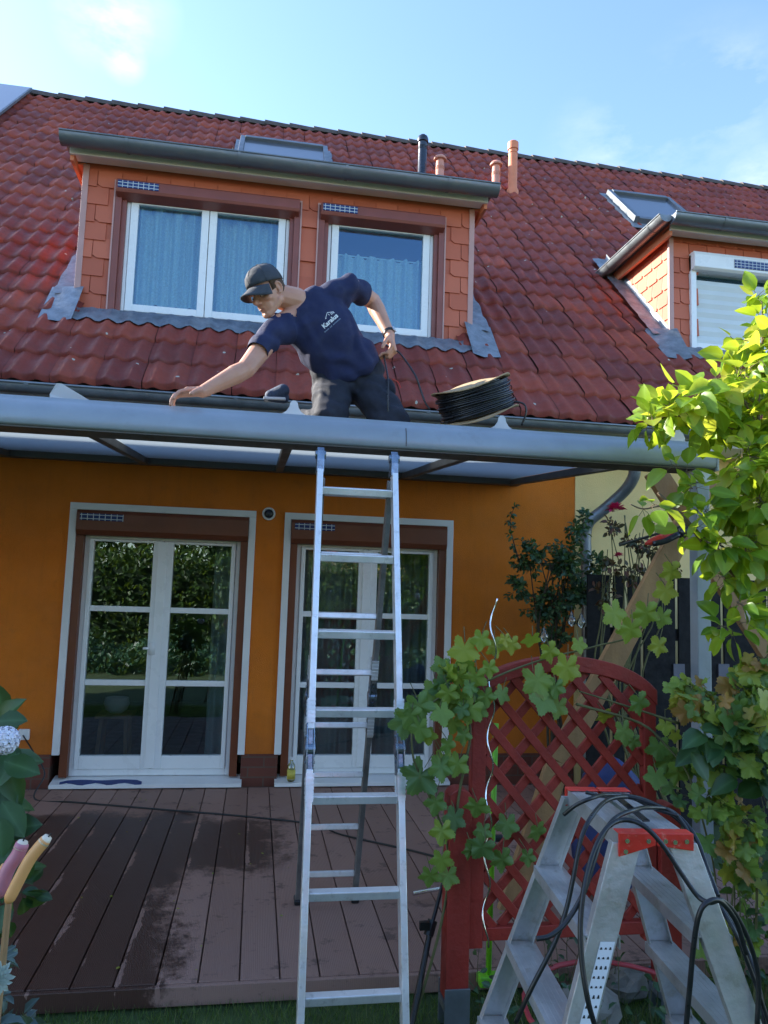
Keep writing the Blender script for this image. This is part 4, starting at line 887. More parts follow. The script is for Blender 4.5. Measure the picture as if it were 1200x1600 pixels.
# red hoop low between the ladder flights, power tool, stones, blue bag
b = MB(); N = 30; c = V(1.40, 2.75, .16); b.tube([c+V(.36*math.cos(2*math.pi*k/N), .34*math.sin(2*math.pi*k/N), .02*math.sin(2*math.pi*k/N)) for k in range(N+1)], .010, 8); tag(b.build('plastic_hoop', M['pinkhose'], None, True), 'faded red hoop round the plants behind the step ladder', 'hoop')
for (x, y, r_, lbl) in ((1.36, 2.95, .12, 'pale grey rock seen between the flights of the step ladder'), (1.62, 3.15, .09, 'small grey rock at the foot of the right trellis post')):
    b = MB(); b.ell((x,y,r_*.6), ((r_,0,0),(0,r_*.8,0),(0,0,r_*.75)), 12, 8); b.v = [v+V(rnd.uniform(-.012,.012),rnd.uniform(-.012,.012),rnd.uniform(-.012,.012)) for v in b.v]; tag(b.build('garden_stone', M['stone']), lbl, 'stone')
c = at(955,1222,3.9); b = MB(); b.ell(c, ((.16,0,0),(0,.12,0),(0,0,.11)), 20, 12); b.v = [v+V(0,0,.02*math.sin(v.x*30)) for v in b.v]; b.ell(c-V(0.02,0,.3), ((.2,0,0),(0,.15,0),(0,0,.3)), 16, 10); tag(b.build('blue_bag', M['blue'], None, True), 'dark blue bulging bag behind the upper part of the trellis lattice', 'bag')
tl_ = empty('cordless_drill', (1.36, 4.6, .09), 'blue and black cordless drill lying on the boards behind the trellis', 'drill')
b = MB(); b.tube([(1.3,4.6,.19),(1.5,4.6,.19)], .035, 12); b.build('motor_housing', M['blue'], tl_, True, auto=40); b = MB(); b.tube([(1.5,4.6,.19),(1.55,4.6,.19)], .022, 10); b.tube([(1.35,4.6,.16),(1.33,4.66,.12)], .02, 8); b.build('chuck', M['rubber'], tl_)

# candles on a stake at the lower left
cs = empty('candle_stake', at(5,1560,1.5), 'wooden stake carrying long candles above the lower left plants', 'garden stake')
b = MB(); b.tube([at(14,1405,1.5), at(-5,1600,1.5)], .006, 8); b.build('rod', M['timber'], cs)
def candle(pts, r_, mt, label):
    c = empty('candle', pts[0], label, 'candle', 'candles on the stake'); pp_ = spline(pts, 6); N = len(pp_); rr_ = [r_*(.55 if i == 0 else .95 if i == 1 else 1 if i < N-2 else .93 if i == N-2 else .6) for i in range(N)]
    b = MB(); b.tube(pp_, rr_, 14); b.build('wax', mt, c, True); d = (pp_[-1]-pp_[-2]).normalized()
    b = MB(); b.tube([pp_[-1]-d*.012, pp_[-1]+d*.001], [r_*1.02, r_*.7], 14); b.build('rim', M['waxwhite'], c, True); b = MB(); b.tube([pp_[-1], pp_[-1]+d*.008], .0015, 6); b.build('wick', M['rubber'], c)
candle([at(12,1410,1.5), at(32,1370,1.5), at(50,1338,1.5), at(75,1308,1.5)], .0108, M['candleorange'], 'bent orange candle, rightmost of those on the stake')
candle([at(-2,1402,1.53), at(12,1360,1.53), at(28,1335,1.53), at(36,1315,1.53)], .0125, M['candlepink'], 'pink candle with a pale melted top leaning beside the orange one')
candle([at(-12,1400,1.57), at(4,1365,1.57), at(12,1352,1.57)], .011, M['candleorange'], 'short orange candle mostly hidden behind the pink one')

# ------------------------------------------------------------------ foliage
def shape(kind):
    if kind == 'oval':
        ts = (0,.12,.35,.62,.85,1); ws = (0,.17,.31,.29,.15,0); vs = []
        for t_, w_ in zip(ts, ws): vs += [(-w_,t_,.28*w_-.16*t_*t_), (0,t_,-.16*t_*t_), (w_,t_,.28*w_-.16*t_*t_)]
        fs = []
        for i in range(5): a = 3*i; fs += [(a,a+1,a+4,a+3), (a+1,a+2,a+5,a+4)]
    elif kind == 'small':
        vs = [(0,0,0),(-.28,.35,.08),(0,.4,0),(.28,.35,.08),(-.22,.75,.05),(0,.75,-.04),(.22,.75,.05),(0,1,-.08)]
        fs = [(0,2,1),(0,3,2),(1,2,5,4),(2,3,6,5),(4,5,7),(5,6,7)]
    elif kind == 'grape':
        vs = [(0,.30,0)]; N = 60
        for i in range(N):
            th = 2*math.pi*i/N; q5 = abs(((th*5/(2*math.pi)+.5) % 1)-.5)*2; r_ = .35+.22*(1-q5)**1.1+.05*math.cos(th)
            if abs(th-math.pi) < .30: r_ *= .40+.5*abs(th-math.pi)/.30
            r_ *= 1+(.06 if i % 2 else -.06)*(1.2 if i % 4 < 2 else .7)
            xx, yy = r_*math.sin(th), .30+r_*math.cos(th); vs.append((xx, yy, .05*math.sin(5*th+.5)-.22*(xx*xx)-.10*(yy-.3)**2*1.6))
        fs = [(0,1+i,1+(i+1) % N) for i in range(N)]
    else:                                      # blade
        vs = [(-.03,0,0),(.03,0,0),(.015,.6,.08),(-.015,.6,.08),(0,1,.22)]; fs = [(0,1,2,3),(3,2,4)]
    return np.array(vs, dtype=float), fs
def veins(kind):
    if kind == 'grape': return [.6]+[1. if i % 12 == 0 else 0. for i in range(60)]
    if kind == 'oval': return [0,1,0]*6
    if kind == 'small': return [1,0,1,0,0,1,0,1]
    return [0]*5
def leafmesh(name, mt, parent, kind, P, AX, NN, S, tones, smooth=True):
    sv, sf = shape(kind); P, AX, NN, S = map(np.asarray, (P, AX, NN, S)); n = len(P)
    AX = AX/np.linalg.norm(AX, axis=1)[:,None]; SD = np.cross(AX, NN); SD /= np.linalg.norm(SD, axis=1)[:,None]+1e-9; NN = np.cross(SD, AX)
    WF = 1+.25*(NR.rand(n)-.5)
    W = P[:,None,:]+S[:,None,None]*(sv[None,:,0:1]*SD[:,None,:]*WF[:,None,None]+sv[None,:,1:2]*AX[:,None,:]+sv[None,:,2:3]*NN[:,None,:]*(.2+2.4*NR.rand(n))[:,None,None])
    W = W.reshape(-1,3)-np.array(org(parent)); k = len(sv)
    me = bpy.data.meshes.new(name); lens = np.array([len(f) for f in sf]); base = np.concatenate([np.array(f) for f in sf])
    loops = (base[None,:]+np.arange(n)[:,None]*k).ravel(); starts = np.concatenate([[0], np.cumsum(np.tile(lens, n))[:-1]])
    me.vertices.add(len(W)); me.vertices.foreach_set('co', W.ravel()); me.loops.add(len(loops)); me.loops.foreach_set('vertex_index', loops.astype(np.int32))
    me.polygons.add(n*len(sf)); me.polygons.foreach_set('loop_start', starts.astype(np.int32)); me.update(calc_edges=True); me.validate()
    me.materials.append(mt); o = bpy.data.objects.new(name, me); COL.objects.link(o); o.parent = parent; ORG[o.name] = org(parent)
    toned(o, np.repeat(tones, k)); va = me.attributes.new('vein', 'FLOAT', 'POINT'); va.data.foreach_set('value', np.tile(np.array(veins(kind), dtype=np.float32), n))
    if smooth: me.shade_smooth()
    return o
class Plant:
    def __init__(s): s.P=[]; s.A=[]; s.N=[]; s.S=[]; s.T=[]; s.tw=MB()
    def leaf(s, p, a, n, size, tone): s.P.append(tuple(p)); s.A.append(tuple(a)); s.N.append(tuple(n)); s.S.append(size); s.T.append(tone)
    def twig(s, p, q, nl, size, spread=.5, droop=.3, face=(0,-.45,.75), r_=.0022, toneb=0., pet=.35):
        p, q = Vector(p), Vector(q); L = (q-p).length; mid = (p+q)/2+Vector((rnd.uniform(-1,1),rnd.uniform(-1,1),rnd.uniform(0,1)))*L*.12
        path = spline([p, mid, q], 4); s.tw.tube(path, [r_*(1-.6*i/(len(path)-1)) for i in range(len(path))], 5)
        d = (q-p).normalized()
        for i in range(nl):
            u = (i+.6)/nl; k = min(int(u*(len(path)-1)), len(path)-2); c = lerp(path[k], path[k+1], u*(len(path)-1)-k)
            sd_ = d.orthogonal().normalized(); sd_.rotate(Matrix.Rotation(i*2.4+rnd.random(), 3, d))
            a = (sd_*1.0+d*.7+V(0,0,-droop)+V(rnd.gauss(0,1),rnd.gauss(0,1),rnd.gauss(0,1))*.25*spread*2).normalized()
            nn = V(*face)+V(rnd.gauss(0,1),rnd.gauss(0,1),rnd.gauss(0,1))*spread
            sz = size*rnd.uniform(.6,1.15); c2 = c+a*sz*pet
            if pet > 0: s.tw.tube([c, c2], r_*.45, 4, False)
            s.leaf(c2, a, nn, sz, min(1, max(0, rnd.random()+toneb)))
    def volume(s, c, rad, twigs, nl, size, root=None, **kw):
        c = Vector(c)
        for _ in range(twigs):
            d = Vector((rnd.gauss(0,1),rnd.gauss(0,1),rnd.gauss(0,1))).normalized(); rr = rnd.uniform(.25,1)
            p = c+Vector((d.x*rad[0],d.y*rad[1],d.z*rad[2]))*rr*.45; q = c+Vector((d.x*rad[0],d.y*rad[1],d.z*rad[2]))*rr
            s.twig(p, q, nl, size, **kw)
    def limb(s, pts, r0, r1):
        path = spline(pts, 5); n = len(path); s.tw.tube(path, [r0+(r1-r0)*i/(n-1) for i in range(n)], 7); return path
    def build(s, par, kind, mt, tmt, lname='foliage', tname='stems'):
        if s.P: leafmesh(lname, mt, par, kind, s.P, s.A, s.N, s.S, np.array(s.T))
        if s.tw.v: s.tw.build(tname, tmt, par, True)

# sunlit tree with oval leaves at the right edge
tr = empty('broadleaf_tree', (3.3, 2.9, 0), 'sunlit tree with large glossy yellow-green leaves reaching over the right end of the pergola', 'tree')
p = Plant()
def Q(px, py, Y=2.95): return at(px, py, Y)
for (px, py, Y, r_, nt, nl) in ((1190,535,2.95,(.14,.25,.14),16,4),(1150,590,2.95,(.15,.25,.11),16,4),(1100,615,2.9,(.15,.22,.09),16,4),(1055,640,2.9,(.12,.15,.06),12,4),(1015,660,2.85,(.05,.08,.045),4,4),(1190,640,2.95,(.18,.3,.14),24,4),(1120,665,2.95,(.17,.22,.07),14,4),
    (1230,720,2.9,(.2,.3,.16),26,4),(1160,720,2.8,(.09,.15,.08),8,4),(1180,790,2.85,(.15,.25,.14),22,4),(1145,740,2.8,(.07,.12,.05),5,4),(1225,860,2.85,(.17,.3,.13),20,4),(1165,850,2.8,(.09,.12,.08),9,4),(1260,600,3.0,(.25,.35,.25),30,4),(1275,780,3.0,(.25,.35,.3),30,4),(1210,940,2.8,(.08,.15,.1),6,3),(1185,470,2.95,(.03,.06,.06),3,3),(1195,500,2.95,(.06,.1,.05),5,4)):
    p.volume(Q(px,py,Y), r_, nt, nl, .105, spread=.45, droop=.25, face=(-.35,-.35,.7), toneb=.12)
for (px, py, Y, nt) in ((1008,795,2.8,2),(1085,765,2.8,3),(1070,735,2.8,2),(1100,800,2.78,4),(1120,850,2.8,5),(1135,900,2.8,4),(1145,980,2.75,4),(1080,830,2.8,2),(1150,940,2.75,3)):
    p.volume(Q(px,py,Y), (.06,.08,.045), nt, 4, .10, spread=.4, droop=.15, face=(-.2,-.4,.8), toneb=-.12)
p.limb([Q(1300,1120,2.95), Q(1225,1010,2.9), Q(1165,920,2.82), Q(1110,855,2.8), Q(1065,805,2.8), Q(1028,770,2.8)], .016, .005)
p.limb([Q(1108,860,2.8), Q(1050,795,2.8), Q(1005,795,2.8), Q(985,788,2.8)], .006, .0025)
p.limb([Q(1225,1010,2.9), Q(1210,900,2.95), Q(1195,780,2.95), Q(1185,640,2.95), Q(1192,520,2.95), Q(1190,470,2.95)], .014, .003)
p.limb([Q(1195,720,2.95), Q(1140,670,2.95), Q(1060,650,2.9), Q(1010,662,2.85)], .008, .003)
p.limb([Q(1190,680,2.95), Q(1150,610,2.95), Q(1100,600,2.9), Q(1045,625,2.9)], .007, .003)
p.limb([V(3.35,2.9,0), V(3.25,2.92,.6), Q(1300,1120,2.95), Q(1290,900,3.0), Q(1270,700,3.0), Q(1265,560,3.0)], .05, .01)
p.build(tr, 'oval', M['leaf_tree'], M['bark'], 'crown', 'trunk')

# grapevine over the trellis and along the right
vn = empty('grapevine', (1.0, 2.95, 0), 'grapevine with green and yellowing lobed leaves climbing over the red trellis', 'vine')
p = Plant()
def gl(px, py, Y, size, tone, ax=(0,0,-1), n=None):
    a = V(*ax)+V(rnd.gauss(0,.25),rnd.gauss(0,.2),rnd.gauss(0,.2)); nn = V(*(n or (-.1,-1,.35)))+V(rnd.gauss(0,.28),0,rnd.gauss(0,.28)); c = at(px,py,Y); a.normalize()
    p.leaf(c-a*size*.35, a, nn, size, tone); p.tw.tube([c-a*size*.3, c-a*size*.6+V(rnd.uniform(-.03,.03),.03,.02)], .0018, 4, False)
for (px, py, s_, tn_) in ((725,1018,.125,.75),(752,1000,.10,.6),(775,1012,.10,.8),(800,1008,.09,.86),(790,1000,.06,.9),(765,1045,.10,.6),(742,1060,.10,.5),(716,1058,.11,.68),(700,1085,.11,.55),(722,1090,.12,.5),(680,1085,.12,.4),(655,1105,.13,.25),(640,1120,.11,.3),(690,1115,.11,.45),(735,1075,.09,.35),(760,1090,.10,.4),(735,1108,.10,.45),(708,1130,.10,.5),(655,1140,.11,.3),(722,1110,.08,.15),
    (632,1130,.13,.2),(700,1165,.09,.35),(725,1150,.11,.3),(695,1190,.12,.5),(668,1150,.09,.6),(655,1215,.15,.08),(690,1200,.10,.35),(715,1195,.09,.45),(680,1255,.09,.3),(710,1280,.13,.1),(745,1262,.10,.35),(690,1300,.10,.6),(752,1325,.12,.12),(785,1345,.10,.3),(792,1290,.10,.3),(755,1300,.07,.3),(735,1330,.09,.25),(690,1345,.08,.5),(672,1370,.10,.4),(700,1370,.09,.45),(825,1340,.09,.3),(840,1300,.11,.3),
    (840,1065,.13,.5),(872,1105,.13,.5),(885,1045,.12,.72),(850,1095,.12,.4),(895,1050,.09,.85),(785,1085,.09,.4),(868,1075,.09,.3),(860,1020,.09,.7),(830,1000,.09,.7),(905,1008,.09,.6),(985,985,.11,.6),(1030,1010,.11,.78),(1010,960,.12,.6),(1040,925,.14,.82),(1035,965,.11,.5),(1050,895,.11,.8),(960,960,.11,.65),
    (1045,1190,.13,.3),(1025,1215,.12,.35),(1060,1210,.13,.45),(1080,1200,.12,.4),(1030,1170,.11,.3),(1095,1225,.11,.5),(1000,1100,.10,.35),(975,1145,.10,.4),(945,1120,.09,.85),(990,1160,.09,.3),(1040,1135,.08,.7),(1055,1150,.07,.8)):
    gl(px, py, 2.90+rnd.uniform(-.06,.05), s_*rnd.uniform(.72, 1.08), tn_)
for (px, py, Y, r_, nt, tb) in ((715,1075,2.95,(.10,.06,.13),7,-.1),(1120,1090,2.75,(.13,.18,.08),11,.1),(1180,1085,2.75,(.13,.2,.09),12,.1),(1160,1140,2.75,(.15,.2,.09),12,-.15),(1120,1180,2.8,(.13,.2,.10),10,-.2),(1190,1190,2.75,(.14,.2,.12),12,-.2),(1105,1250,2.8,(.10,.2,.08),7,0),(1170,1280,2.8,(.13,.2,.10),8,.15),(1130,1320,2.8,(.1,.2,.08),5,.2),(1190,1370,2.8,(.12,.2,.12),7,.1),(1240,1150,2.8,(.2,.3,.3),20,-.1),(1075,1085,2.8,(.05,.08,.05),3,.25),(1190,1430,2.85,(.14,.2,.12),6,.1),(1100,1400,2.9,(.1,.2,.15),5,0),(1190,1030,2.75,(.06,.1,.05),3,.15)):
    p.volume(at(px,py,Y), r_, nt, 4, .085, spread=.55, droop=.5, face=(-.1,-.8,.5), toneb=tb)
for pts in ([at(640,1620,2.97),at(690,1440,2.97),at(700,1330,2.97),at(665,1230,2.95),at(645,1180,2.9),at(650,1120,2.9),at(700,1080,2.92),at(745,1030,2.93)], [at(700,1420,2.98),at(716,1250,2.95),at(735,1150,2.95),at(728,1090,2.95),at(770,1060,2.93),at(850,1030,2.94),at(930,1010,2.95),at(1000,985,2.95),at(1050,900,2.95)],
    [at(900,1100,2.93),at(1000,1130,2.9),at(1045,1170,2.87),at(1075,1210,2.85),at(1100,1290,2.85),at(1120,1400,2.85),at(1120,1650,2.85)], [at(1185,1300,2.8),at(1180,1500,2.8),at(1175,1660,2.8)], [at(1130,1200,2.8),at(1150,1330,2.8),at(1135,1480,2.82),at(1120,1660,2.84)], [at(1060,1130,2.85),at(1000,1110,2.9),at(905,1080,2.93)]): p.limb(pts, .006, .003)
p.build(vn, 'grape', M['leaf_vine'], M['stem'], 'foliage', 'vine_stems')
gp = empty('dark_leaved_bush', (2.1, 2.8, 0), 'dark green bush with broad oval leaves under the vine at the right', 'bush'); p = Plant()
for (px, py) in ((1100,1150),(1120,1165),(1165,1140),(1185,1160),(1150,1180),(1190,1200),(1085,1170),(1140,1210),(1180,1230),(1130,1140),(1200,1140)):
    for k in range(2): p.leaf(at(px+rnd.uniform(-12,12),py+rnd.uniform(-8,8),2.66+rnd.uniform(0,.1)), (rnd.uniform(-1,1),-.2,rnd.uniform(-.5,.1)), (rnd.uniform(-.2,.2),-.6,.7), .12, rnd.random())
for k in range(26):
    q = V(rnd.uniform(1.9,2.9), rnd.uniform(2.7,3.2), rnd.uniform(.4,1.05)); p.twig((q.x*.9+.2,q.y,.0), q, 5, .10, r_=.004)
p.build(gp, 'oval', M['leaf_dark'], M['stem'], 'foliage', 'stems')

# weeds and low plants around the foot of the trellis
lw = Plant(); 
for k in range(70):
    x, y = rnd.uniform(.95, 2.6), rnd.uniform(2.5, 3.2); lw.twig((x,y,0), (x+rnd.uniform(-.08,.08), y+rnd.uniform(-.08,.08), rnd.uniform(.08,.36)), 5, .05, spread=.6, toneb=-.1)
wd = empty('weeds', (1.6, 2.85, 0)); tag(wd, 'low dark weeds growing under the trellis', 'weeds', kind='stuff'); lw.build(wd, 'small', M['leaf_rose'], M['stem'])

# rose bushes in front of the wall
rb = empty('rose_bush', (2.35, 5.6, 0), 'dense dark green rose bush against the orange wall with one tall shoot', 'rose bush'); p = Plant()
for (px, py, r_, nt) in ((830,870,(.16,.2,.20),44),(880,880,(.22,.25,.22),70),(905,925,(.20,.22,.24),64),(855,945,(.24,.22,.25),74),(870,990,(.16,.2,.16),26),(930,880,(.12,.2,.16),24),(900,830,(.12,.14,.13),18),(810,920,(.10,.15,.14),18),(915,805,(.06,.1,.08),8)):
    p.volume(at(px,py,5.65), r_, nt, 7, .052, spread=.7, droop=.1, pet=.1, r_=.0025)
pa = p.limb([at(812,880,5.6), at(802,845,5.6), at(797,815,5.6), at(805,788,5.6)], .006, .002)
for q in pa[::2]: p.volume(q, (.06,.06,.03), 1, 6, .05, pet=.1)
for k in range(9): x = rnd.uniform(830, 905); p.limb([V(2.35+rnd.uniform(-.1,.12),5.6,0), at(860+(x-860)*.4,1060,5.6), at(x,980,5.6), at(x+rnd.uniform(-25,25),880,5.6)], .012, .004)
p.build(rb, 'small', M['leaf_rose'], M['darkstem'], 'foliage', 'stems')
r2_ = empty('rose_bush', (2.9, 5.1, 0), 'loose reddish-leaved rose bush with a pink bloom in front of the yellow wall', 'rose bush'); p = Plant()
for (px, py, r_, nt) in ((955,825,(.08,.12,.07),8),(985,845,(.10,.12,.06),8),(1010,860,(.12,.15,.09),12),(1040,890,(.10,.12,.10),12),(960,890,(.16,.18,.09),10),(940,930,(.12,.15,.12),10),(990,900,(.12,.12,.08),8)):
    p.volume(at(px,py,5.1), r_, nt, 6, .050, spread=.7, droop=.1, pet=.15, r_=.002, toneb=.1)
for k in range(16): x = rnd.uniform(925, 1040); p.limb([V(2.75+rnd.uniform(-.15,.3),5.1,0), at(950+(x-950)*.5+rnd.uniform(-15,15),1080,5.1), at(x,960,5.1), at(x+rnd.uniform(-35,20),rnd.uniform(800,880),5.1)], .009, .003)
p.build(r2_, 'small', M['leaf_red'], M['stem'], 'foliage', 'stems')
def bloom(c, r_, mt, par, name='bloom', n=34, kind='oval'):
    P=[];A=[];N_=[];S=[]
    for i in range(n):
        u = i/n; th = i*2.4; el = math.acos(1-1.5*u); d = V(math.sin(el)*math.cos(th), math.sin(el)*math.sin(th)*.9, math.cos(el)); P.append(tuple(Vector(c)+d*r_*.35)); A.append(tuple(d+V(0,0,.5))); N_.append(tuple(-d+V(0,0,1.2))); S.append(r_*(.6+.5*u))
    return leafmesh(name, mt, par, kind, P, A, N_, S, np.zeros(n))
bloom(at(962,796,5.0), .06, M['petalpink'], r2_); bloom(at(1012,822,5.05), .032, M['petalpink'], r2_); bloom(at(967,868,5.05), .03, M['petalpink'], r2_)
for (px, py, lbl) in ((893,969,'left one of the two clear glass ornaments side by side in the rose bush'),(908,972,'right one of the two clear glass ornaments side by side in the rose bush'),(850,994,'lone clear glass ornament hanging low on the left of the rose bush')):
    c = at(px,py,5.2); b = MB(); b.lathe([(.003,.062),(.012,.05),(.016,.03),(.030,.012),(.033,-.008),(.026,-.028),(.012,-.04),(.003,-.045)], c, 14); b.tube([c+V(0,0,.06), c+V(0,.0,.11)], .002, 5); tag(b.build('glass_ornament', M['clearplastic'], None, True), lbl, 'ornament', 'glass ornaments in the rose bush')

# hydrangea at the left edge
hy = empty('hydrangea', (-.95, 2.55, 0), 'hydrangea with broad dark leaves and a white flower head at the left edge', 'bush'); p = Plant()
for (px, py, ax, s_) in ((12,1112,(.3,-.3,.5),.11),(0,1095,(-.2,-.2,1),.11),(34,1198,(1,-.3,-.25),.12),(20,1225,(.4,-.4,-.8),.13),(5,1255,(.3,-.5,-.9),.13),(34,1292,(1,-.2,.25),.115),(20,1280,(.6,-.3,-.7),.13),(0,1310,(.2,-.3,-1),.12),(18,1180,(.8,-.3,-.6),.09),(10,1200,(-.3,-.5,-.6),.12),(8,1330,(.5,-.3,-.5),.10),(18,1125,(.8,-.2,.1),.09),(-15,1180,(-.5,-.3,0),.12),(-20,1240,(-.5,-.5,-.5),.13)):
    c = at(px,py,2.5+rnd.uniform(-.05,.1)); p.leaf(c-Vector(ax).normalized()*s_*.5, ax, (rnd.uniform(-.2,.2),-.8,.6), s_, rnd.random())
for k in range(14): p.limb([V(-.95+rnd.uniform(-.1,.1),2.6,0), at(rnd.uniform(-60,30), rnd.uniform(1120,1300), 2.58)], .005, .003)
p.volume(at(-40,1230,2.65), (.16,.15,.22), 22, 4, .11, face=(0,-.6,.7))
p.volume(at(10,1400,2.7), (.07,.12,.12), 7, 4, .08, face=(0,-.6,.7))
p.build(hy, 'oval', M['leaf_dark'], M['stem'], 'foliage', 'stems')
fc = at(8,1157,2.42); P=[];A=[];N_=[];S=[]
for i in range(46):
    u = (i+.5)/46; th = i*2.4; el = math.acos(1-1.4*u); d = V(math.sin(el)*math.cos(th), math.sin(el)*math.sin(th), math.cos(el)); d.rotate(Matrix.Rotation(R(55),3,'X'))
    c = fc+d*.034
    for k in range(4):
        a = d.orthogonal().normalized(); a.rotate(Matrix.Rotation(k*math.pi/2+i, 3, d)); P.append(tuple(c)); A.append(tuple(a+d*.25)); N_.append(tuple(d)); S.append(.019)
leafmesh('flower_head', M['petalwhite'], hy, 'small', P, A, N_, S, np.zeros(len(P)))

# grey-green plants with a pale rosette in the lower left corner
gy = empty('grey_leaved_plant', (-.6, 1.55, 0), 'grey-green leafy plant in the lower left corner below the candles', 'plant'); p = Plant()
p.volume(at(-22,1545,1.55), (.030,.08,.09), 22, 5, .028, face=(0,-.6,.7)); p.volume(at(-4,1500,1.6), (.02,.05,.03), 8, 5, .024); p.volume(at(-25,1640,1.5), (.12,.1,.18), 40, 5, .04)
for k in range(8): p.limb([V(-.62+rnd.uniform(-.04,.04),1.55,0), at(rnd.uniform(-30,18), rnd.uniform(1500,1580),1.57)], .003, .0015)
p.build(gy, 'small', M['leaf_grey'], M['stem'], 'foliage', 'stems')
P=[];A=[];N_=[];S=[]; c0 = at(-2,1528,1.42)
for i in range(60):
    u = i/60; th = i*2.4; d = V(math.cos(th)*u, -.75+.5*u, math.sin(th)*u); P.append(tuple(c0+V(math.cos(th)*u*.013,-.01*(1-u),math.sin(th)*u*.014))); A.append((math.cos(th),-.55*(1.1-u),math.sin(th))); N_.append((math.cos(th)*-.4,-1,math.sin(th)*-.4)); S.append(.007+.009*u)
leafmesh('rosette', simple('pale_rosette', (.38,.46,.42), .6, 0, .1, 20), gy, 'small', P, A, N_, S, np.zeros(60))

# litter on the terrace boards
n = 90; P = np.stack([NR.uniform(-1.6,2.6,n), NR.uniform(3.35,6.1,n), np.full(n,.094)], 1); P[:30,0] = NR.uniform(.8,2.6,30)
lt = leafmesh('leaf_litter', M['leaf_vine'], None, 'small', P, np.stack([NR.normal(0,1,n), NR.normal(0,1,n), np.full(n,.05)],1), np.stack([NR.normal(0,.15,n), NR.normal(0,.15,n), np.ones(n)],1), NR.uniform(.008,.026,n), .6+.4*NR.rand(n)); tag(lt, 'scattered bits of dry leaf on the terrace boards', 'leaf litter', kind='stuff')
# grass
n = 70000; gx_ = NR.uniform(-3, 3.2, n); gyy = NR.uniform(1.9, 3.235, n); P = np.stack([gx_, gyy, np.zeros(n)], 1); A_ = np.stack([NR.normal(0,.35,n), NR.normal(0,.35,n), np.ones(n)], 1); N_ = np.stack([NR.normal(0,1,n), NR.normal(0,1,n), np.full(n,.2)], 1)
gr = leafmesh('grass', M['grassblade'], None, 'blade', P, A_, N_, NR.uniform(.02,.055,n), NR.rand(n)); tag(gr, 'short grass between the terrace edge and the camera', 'grass', kind='stuff')

# ------------------------------------------------------------------ garden seen only in the door panes: trees and a low building behind the camera
for i, (x, y, h, r_, lbl) in enumerate((x_[0]*1.25, x_[1]-3.2, x_[2]*.92, x_[3]*1.15, x_[4]) for x_ in ((-4.6,-5.6,5.2,1.7,'garden tree behind the viewer mirrored in the left door, nearest the candles side'),(-2.4,-6.2,5.8,1.6,'dense garden tree mirrored in the middle of the left door'),(-.5,-7.4,5.4,1.0,'slimmer garden tree mirrored in the right sash of the left door'),(4.9,-6.0,5.0,1.6,'garden tree mirrored in the right sash of the right door'),(7.8,-5.0,5.2,1.8,'bushy garden tree behind the viewer, furthest to the right'))):
    t_ = empty('garden_tree', (x,y,0), lbl, 'tree', 'trees behind the viewer'); p = Plant()
    for k in range(5): a = k*1.3; p.limb([V(x,y,0), V(x+.1*math.cos(a),y+.1*math.sin(a),h*.35), V(x+r_*.6*math.cos(a),y+r_*.6*math.sin(a),h*.75)], .10, .02)
    n = 3600; d = NR.normal(0,1,(n,3)); d /= np.linalg.norm(d,axis=1)[:,None]; rr = NR.uniform(.35,1,n)**.6
    clump = 1+.22*np.sin(d[:,0]*7+i)*np.sin(d[:,2]*6+i*2)+.15*np.sin(d[:,1]*11)
    P = np.stack([x+d[:,0]*r_*rr*clump, y+d[:,1]*r_*rr*clump, h*.54+d[:,2]*h*.46*rr*clump], 1)
    leafmesh('crown', M['leaf_far'], t_, 'small', P, NR.normal(0,1,(n,3)), NR.normal(0,1,(n,3))+np.array([0,.3,.8]), NR.uniform(.12,.22,n), NR.rand(n)); p.build(t_, 'small', M['leaf_far'], M['bark'], 'crown', 'trunk')
hg = empty('garden_hedge', (0,-7,0), 'clipped dark garden hedge behind the viewer mirrored low in both doors', 'hedge')
n = 24000; P = np.stack([NR.uniform(-9,9,n), -7+NR.uniform(-.6,.45,n), NR.uniform(.0,2.35,n)+.2*np.sin(NR.uniform(0,9,n))], 1)
leafmesh('foliage', M['leaf_far'], hg, 'small', P, NR.normal(0,1,(n,3)), NR.normal(0,1,(n,3))+np.array([0,1,.5]), NR.uniform(.10,.17,n), NR.rand(n)*.8)
MB().box((-9,-7.35,0),(9,-6.85,2.05)).build('inner_growth', simple('dark_hedge_heart', (.012,.03,.01), .95, 0, .4, 9), hg)
bd = empty('added_leafy_bed', (0,-2.6,0), 'low leafy bed added behind the viewer to cover the sunlit lawn in the door panes', 'flower bed')  # planting added out of view to hide bright lawn from the door reflections
n = 16000; P = np.stack([NR.uniform(-6,6,n), NR.uniform(-4.6,-1.6,n), NR.uniform(.0,.75,n)], 1); P[:,2] *= .7+.3*np.sin(P[:,0]*3)
leafmesh('foliage', M['leaf_rose'], bd, 'small', P, NR.normal(0,1,(n,3)), NR.normal(0,1,(n,3))+np.array([0,.4,.8]), NR.uniform(.07,.14,n), NR.rand(n))
sh = empty('low_building', (3.0,-12,0), 'low building with an orange-red tiled roof mirrored in the left sash of the right door', 'building')
b = MB(); b.box((.6,-16,0), (6.5,-12,2.95)); b.build('wall', M['yellow'], sh)
b = MB(); b.prism([(-11.6,2.9),(-16.4,2.9),(-14,5.0)], 0, .3, 6.8); b.build('roof', simple('bright_roof_tile', (.5,.10,.045), .7, 0, .3, 4, .5, 10), sh)
